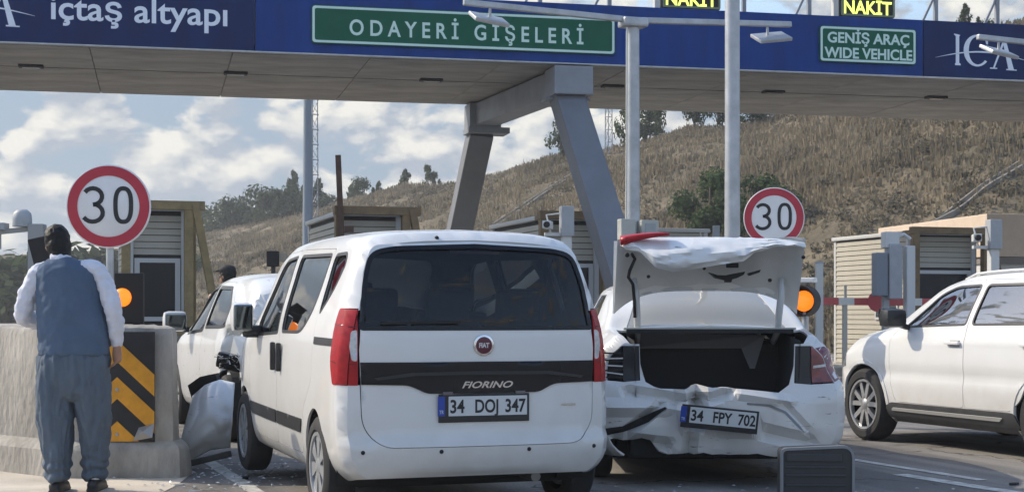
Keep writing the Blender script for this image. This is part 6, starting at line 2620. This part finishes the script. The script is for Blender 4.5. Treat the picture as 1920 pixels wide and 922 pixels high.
def sphere(mb, c, r, seg=16, M=None):
    rx, ry, rz = r if isinstance(r, tuple) else (r, r, r)
    rings = []
    n = seg // 2
    for i in range(1, n):
        a = math.pi * i / n
        rings.append(((0, 0, -math.cos(a) * rz), rx * math.sin(a), ry * math.sin(a), None))
    t = MB()
    ell_rings(t, rings, seg)
    mb.add([Vector(c) + (M @ Vector(v) if M is not None else Vector(v)) for v in t.v], t.f)
    return mb


def fuse(mb, name, m, parent, voxel, folds=None, smooth=2):
    """melt overlapping shapes into one continuous skin"""
    o = mb.build(name, m, None)
    bm = bmesh.new()
    bm.from_mesh(o.data)
    bmesh.ops.recalc_face_normals(bm, faces=bm.faces)
    bm.to_mesh(o.data)
    bm.free()
    md = o.modifiers.new('r', 'REMESH')
    md.mode = 'VOXEL'
    md.voxel_size = voxel
    if smooth:
        ms = o.modifiers.new('s', 'SMOOTH')
        ms.factor = .5
        ms.iterations = smooth
    dg = bpy.context.evaluated_depsgraph_get()
    me = bpy.data.meshes.new_from_object(o.evaluated_get(dg))
    bpy.data.objects.remove(o)
    if folds:
        me.update()
        for v, nr in zip(me.vertices, [vn.vector.copy() for vn in me.vertex_normals]):
            v.co += nr * folds(v.co)
    me.polygons.foreach_set('use_smooth', [True] * len(me.polygons))
    me.materials.clear()
    me.materials.append(m)
    me.name = name
    return link(bpy.data.objects.new(name, me), parent)


def hand(mb, wrist, d, side, palm, curl=.5):
    """five fingers; d towards the fingertips, side towards the thumb, palm = palm normal"""
    w, d, s, n = Vector(wrist), Vector(d).normalized(), Vector(side).normalized(), Vector(palm).normalized()
    limb(mb, [w - d * .01, w + d * .045, w + d * .085], [.026, .034, .034], 12)
    for off in (.018, -.018):
        limb(mb, [w + d * .03 + s * off, w + d * .085 + s * off * 1.1], [.02, .018], 10)
    for k, ln in enumerate((.072, .082, .076, .060)):
        o = .030 - .020 * k
        b = w + d * .085 + s * o
        c1 = R(18 + 30 * curl)
        c2 = R(35 + 55 * curl)
        p1 = b + (d * math.cos(c1) + n * math.sin(c1)) * ln * .5
        p2 = p1 + (d * math.cos(c2) + n * math.sin(c2)) * ln * .5
        limb(mb, [b - d * .015, b, p1, p2], [.0105, .010, .0092, .008], 8)
    b = w + d * .025 + s * .028
    p1 = b + (s * .75 + d * .6 + n * .25).normalized() * .038
    p2 = p1 + (d * .9 + s * .2 + n * .35).normalized() * .032
    limb(mb, [b - s * .012, b, p1, p2], [.014, .0135, .0115, .0095], 8)


M_SKIN = mat('skin', (.33, .18, .12), .55, var=.08, vscale=12)
M_HAIR = mat('black_hair', (.004, .004, .004), .55, spec=.3, bump=.25, bscale=260)


def head(mb, c, M):
    def T(p):
        return Vector(c) + M @ Vector(p)
    sphere(mb, T((0, -.012, .025)), (.078, .096, .098), 18, M)
    sphere(mb, T((0, .022, -.045)), (.060, .070, .070), 14, M)           # jaw
    limb(mb, [T((0, .096, .02)), T((0, .112, -.012))], [.009, .014], 8)    # nose
    for s in (-1, 1):
        sphere(mb, T((s * .079, -.002, -.005)), (.011, .022, .033), 10, M)  # ears
        limb(mb, [T((s * .012, .093, .035)), T((s * .045, .080, .036))], [.008, .007], 6)   # brow
    limb(mb, [T((-.022, .088, -.052)), T((0, .094, -.05)), T((.022, .088, -.052))], [.006, .008, .006], 6)  # lips


def head_bits(parent, c, M, cap=None):
    def T(p):
        return Vector(c) + M @ Vector(p)
    for s in (-1, 1):
        sphere(MB(), T((s * .03, .078, .015)), (.012, .012, .010), 10, M).build('eye', mat('eye_white', (.7, .7, .68), .2), parent, True)
    hb = MB()
    sphere(hb, T((0, -.022, .040)), (.089, .101, .098), 20, M)
    sphere(hb, T((0, -.028, -.015)), (.0885, .088, .100), 16, M)
    sphere(hb, T((0, -.050, -.085)), (.066, .05, .058), 12, M)
    for s in (-1, 1):
        sphere(hb, T((s * .066, -.01, .02)), (.022, .05, .055), 10, M)
    sphere(hb, T((0, .045, .095)), (.07, .05, .04), 12, M)
    fuse(hb, 'hair', M_HAIR, parent, .008, lambda p: .006 * fbm(p.x, p.y, p.z, 3, 26), 1)


def man_in_vest():
    t = thing('person', 'man in blue grey vest, white shirt and baggy trousers seen from behind at the barrier', 'person', (-2.95, 10.4, 0))
    t.scale = (.95, 1, 1)
    HM = Matrix.Rotation(R(22), 3, 'Z') @ Matrix.Rotation(R(-24), 3, 'X') @ Matrix.Rotation(R(-10), 3, 'Y')
    hc = (-.135, .055, 1.672)
    LS, LE, LW = (-.27, .0, 1.47), (-.375, .03, 1.20), (-.27, .27, 1.17)
    RS, RE, RW = (.165, -.01, 1.50), (.285, -.03, 1.22), (.292, .03, .985)
    b = MB()
    head(b, hc, HM)
    limb(b, [(-.06, -.01, 1.46), (-.085, .0, 1.55), (-.125, .03, 1.63)], [.065, .056, .055])
    limb(b, [(-.02, 0, .98), (-.03, 0, 1.2), (-.05, -.01, 1.42)], [.13, .14, .13])
    limb(b, [LS, LE, LW], [.042, .036, .028])
    limb(b, [RS, RE, RW], [.042, .036, .028])
    hand(b, RW, (.0, .08, -1), (-.3, 1, 0), (-1, -.2, 0), .45)
    hand(b, LW, (.35, .9, .25), (.1, -.2, 1), (1, -.3, .1), .7)
    for hx, kx, fx, fy in ((-.13, -.155, -.125, .0), (.075, .10, .115, .10)):
        limb(b, [(hx, 0, .92), (kx, .03, .5), (fx, fy, .09)], [.09, .06, .04])
        limb(b, [(fx, fy - .05, .045), (fx, fy + .06, .04), (fx, fy + .16, .03)], [.035, .04, .032])
    body = fuse(b, 'body', M_SKIN, t, .0065, None, 1)
    head_bits(body, hc, HM)
    cloth_n = lambda s, a: (lambda p: a * fbm(p.x, p.y, p.z * .55, 4, s))
    # shirt: collar, shoulders and sleeves
    M_SHIRT = mat('pale_shirt', (.62, .64, .72), .85, var=.05, vscale=10, bump=.15, bscale=140)
    s = MB()
    limb(s, [(LS[0] + .06, 0, LS[2] + .015), LS, ((LS[0] + LE[0]) / 2 - .012, .01, (LS[2] + LE[2]) / 2), LE, (-.335, .15, 1.165), LW], [.05, .062, .068, .066, .060, .045])
    limb(s, [(RS[0] - .05, -.01, RS[2] + .012), RS, ((RS[0] + RE[0]) / 2 + .015, -.02, (RS[2] + RE[2]) / 2), RE, ((RE[0] + RW[0]) / 2, 0, (RE[2] + RW[2]) / 2), (RW[0], RW[1], RW[2] + .03)], [.05, .060, .064, .062, .056, .046])
    limb(s, [(-.25, 0, 1.49), (-.06, -.005, 1.50), (.14, -.005, 1.515)], [.062, .07, .06])
    ell_rings(s, [((-.07, -.012, 1.49), .085, .075, None), ((-.085, -.008, 1.555), .074, .068, None), ((-.095, .0, 1.60), .070, .066, None)])
    fuse(s, 'shirt', M_SHIRT, t, .010, lambda p: .012 * fbm(p.x, p.y, p.z, 3, 9) + .006 * fbm(p.x + 4, p.y, p.z, 3, 22), 2)
    # vest
    M_VEST = mat('blue_grey_vest', (.07, .11, .175), .9, var=.10, vscale=5, bump=.2, bscale=160)
    v = MB()
    rings = []
    for z, cx, rx, ry in ((.925, -.005, .262, .15), (.96, -.005, .266, .155), (1.05, -.012, .262, .155), (1.18, -.022, .254, .15), (1.30, -.035, .246, .145), (1.40, -.048, .238, .138),
                          (1.46, -.055, .234, .130), (1.505, -.06, .218, .118), (1.54, -.065, .180, .102), (1.565, -.075, .125, .085), (1.58, -.085, .09, .072)):
        rings.append(((cx, -.005, z), rx, ry, None))
    rings = [(c, rx * .955, ry, M) for c, rx, ry, M in rings]
    ell_rings(v, rings, 28)
    fuse(v, 'vest', M_VEST, t, .011, lambda p: .007 * fbm(p.x * .8, p.y, p.z, 3, 8) + .004 * fbm(p.x, p.y, p.z + 3, 3, 20) + .006 * math.exp(-(p.x + .03) ** 2 * 900) * (1 if p.y < 0 else 0), 2)
    # baggy trousers
    M_TROU = mat('baggy_trousers', (.088, .118, .158), .9, var=.10, vscale=6, bump=.2, bscale=160)
    p = MB()
    ell_rings(p, [((-.005, .0, .985), .225, .13, None), ((-.005, 0, .9), .255, .155, None), ((-.008, .0, .78), .255, .158, None), ((-.01, 0, .68), .225, .14, None), ((-.01, 0, .63), .15, .10, None)], 26)
    ell_rings(p, [((-.135, 0, .85), .12, .13, None), ((-.142, .0, .7), .128, .14, None), ((-.142, .01, .5), .125, .14, None), ((-.135, .005, .32), .108, .125, None), ((-.128, .0, .2), .095, .115, None), ((-.122, -.01, .12), .08, .10, None), ((-.120, -.005, .085), .068, .09, None)], 22)
    ell_rings(p, [((.12, 0, .85), .12, .13, None), ((.125, .02, .7), .125, .14, None), ((.125, .045, .5), .12, .138, None), ((.122, .075, .32), .10, .12, None), ((.118, .095, .2), .085, .105, None), ((.115, .10, .12), .072, .09, None), ((.115, .10, .085), .06, .085, None)], 22)

    def folds(q):
        a = .022 * fbm(q.x * 1.8, q.y * 1.8, q.z * .38, 3, 6) + .007 * fbm(q.x * 2, q.y, q.z * .6 + 5, 3, 15)
        low = sstep(.34, .10, q.z) if False else (1 - sstep(.10, .36, q.z))
        a += .012 * low * math.sin(q.z * 75 + 4 * q.x + 3 * fbm(q.x, q.y, q.z, 2, 5))
        return a
    fuse(p, 'trousers', M_TROU, t, .011, folds, 2)
    M_SHOE = mat('dark_shoe', (.015, .016, .02), .5)
    for fx, fy in ((-.125, .0), (.115, .10)):
        q = MB()
        limb(q, [(fx, fy - .06, .048), (fx, fy + .03, .052), (fx, fy + .12, .042), (fx, fy + .19, .034)], [.042, .045, .045, .036])
        q.box((fx, fy + .06, .012), (.085, .30, .024), bev=.01)
        fuse(q, 'shoe', M_SHOE, t, .009, None, 1)
    MB().lathe([(.047, .0), (.05, .03), (.046, .06)], 16, Matrix.Translation((.115, .085, .085))).build('sock', mat('white_sock', (.7, .7, .7), .9), t, True)


man_in_vest()


def man_behind():
    d = 18.3
    t = thing('person', 'person in a dark cap standing beyond the wrecked car roof, only the head showing', 'person', (wx(427, d), d, .0), R(40))
    HM = Matrix.Rotation(R(25), 3, 'Z')
    hc = (0, .02, 1.655)
    b = MB()
    head(b, hc, HM)
    limb(b, [(0, -.01, 1.42), (0, .0, 1.52), (0, .01, 1.6)], [.065, .056, .055])
    limb(b, [(0, 0, .95), (0, 0, 1.2), (0, -.01, 1.38)], [.13, .14, .14])
    for s in (-1, 1):
        S, E, W = (s * .2, 0, 1.41), (s * .27, -.02, 1.13), (s * .27, .05, .88)
        limb(b, [S, E, W], [.055, .045, .03])
        hand(b, W, (0, .1, -1), (-s * .3, 1, 0), (-s, -.2, 0), .45)
        limb(b, [(s * .1, 0, .92), (s * .12, .02, .5), (s * .13, 0, .09)], [.09, .06, .04])
        limb(b, [(s * .13, -.05, .045), (s * .13, .06, .04), (s * .13, .16, .03)], [.035, .04, .032])
    body = fuse(b, 'body', M_SKIN, t, .009, None, 1)
    head_bits(body, hc, HM)
    M_UNI = mat('dark_jacket', (.02, .024, .035), .85, var=.1)
    j = MB()
    ell_rings(j, [((0, 0, .88), .19, .13, None), ((0, 0, 1.1), .2, .14, None), ((0, 0, 1.3), .215, .14, None), ((0, 0, 1.42), .19, .12, None), ((0, 0, 1.47), .1, .09, None)], 20)
    for s in (-1, 1):
        limb(j, [(s * .18, 0, 1.40), (s * .27, -.02, 1.13), (s * .27, .04, .93)], [.075, .065, .055])
    fuse(j, 'jacket', M_UNI, t, .014, lambda p: .006 * fbm(p.x, p.y, p.z, 3, 10), 2)
    tr = MB()
    for s in (-1, 1):
        limb(tr, [(s * .09, 0, .93), (s * .12, .02, .5), (s * .13, 0, .08)], [.12, .09, .075])
    fuse(tr, 'trousers', M_UNI, t, .014, None, 2)
    c = MB()
    T = lambda p: Vector(hc) + HM @ Vector(p)
    sphere(c, T((0, -.01, .075)), (.093, .108, .07), 18, HM)
    c.add([T((-.07, .07, .07)), T((.07, .07, .07)), T((.06, .17, .055)), T((-.06, .17, .055)), T((-.07, .07, .08)), T((.07, .07, .08)), T((.06, .17, .063)), T((-.06, .17, .063))],
          [(0, 3, 2, 1), (4, 5, 6, 7), (0, 1, 5, 4), (1, 2, 6, 5), (2, 3, 7, 6), (3, 0, 4, 7)])
    fuse(c, 'cap', mat('black_cap', (.012, .012, .014), .8), t, .007, None, 1)
    for s in (-1, 1):
        q = MB()
        limb(q, [(s * .13, -.06, .048), (s * .13, .1, .042), (s * .13, .19, .034)], [.042, .045, .036])
        fuse(q, 'shoe', M_BLACK, t, .012, None, 1)


man_behind()

# ================================================================ HAZE
# thin bright air over the plaza: one closed box round the camera and everything built
hz = bpy.data.materials.new('thin_haze')
hz.use_nodes = True
hn = hz.node_tree
for n_ in list(hn.nodes):
    if n_.type == 'BSDF_PRINCIPLED':
        hn.nodes.remove(n_)
pv = hn.nodes.new('ShaderNodeVolumePrincipled')
pv.inputs['Color'].default_value = (.86, .88, .9, 1)
pv.inputs['Density'].default_value = .0010
pv.inputs['Anisotropy'].default_value = .2
hn.links.new(pv.outputs[0], hn.nodes['Material Output'].inputs['Volume'])
tag(MB().box((0, 150, 10), (606, 366, 26)).build('haze', hz), 'thin pale haze in the air over the toll plaza and hill', 'haze', kind='stuff')
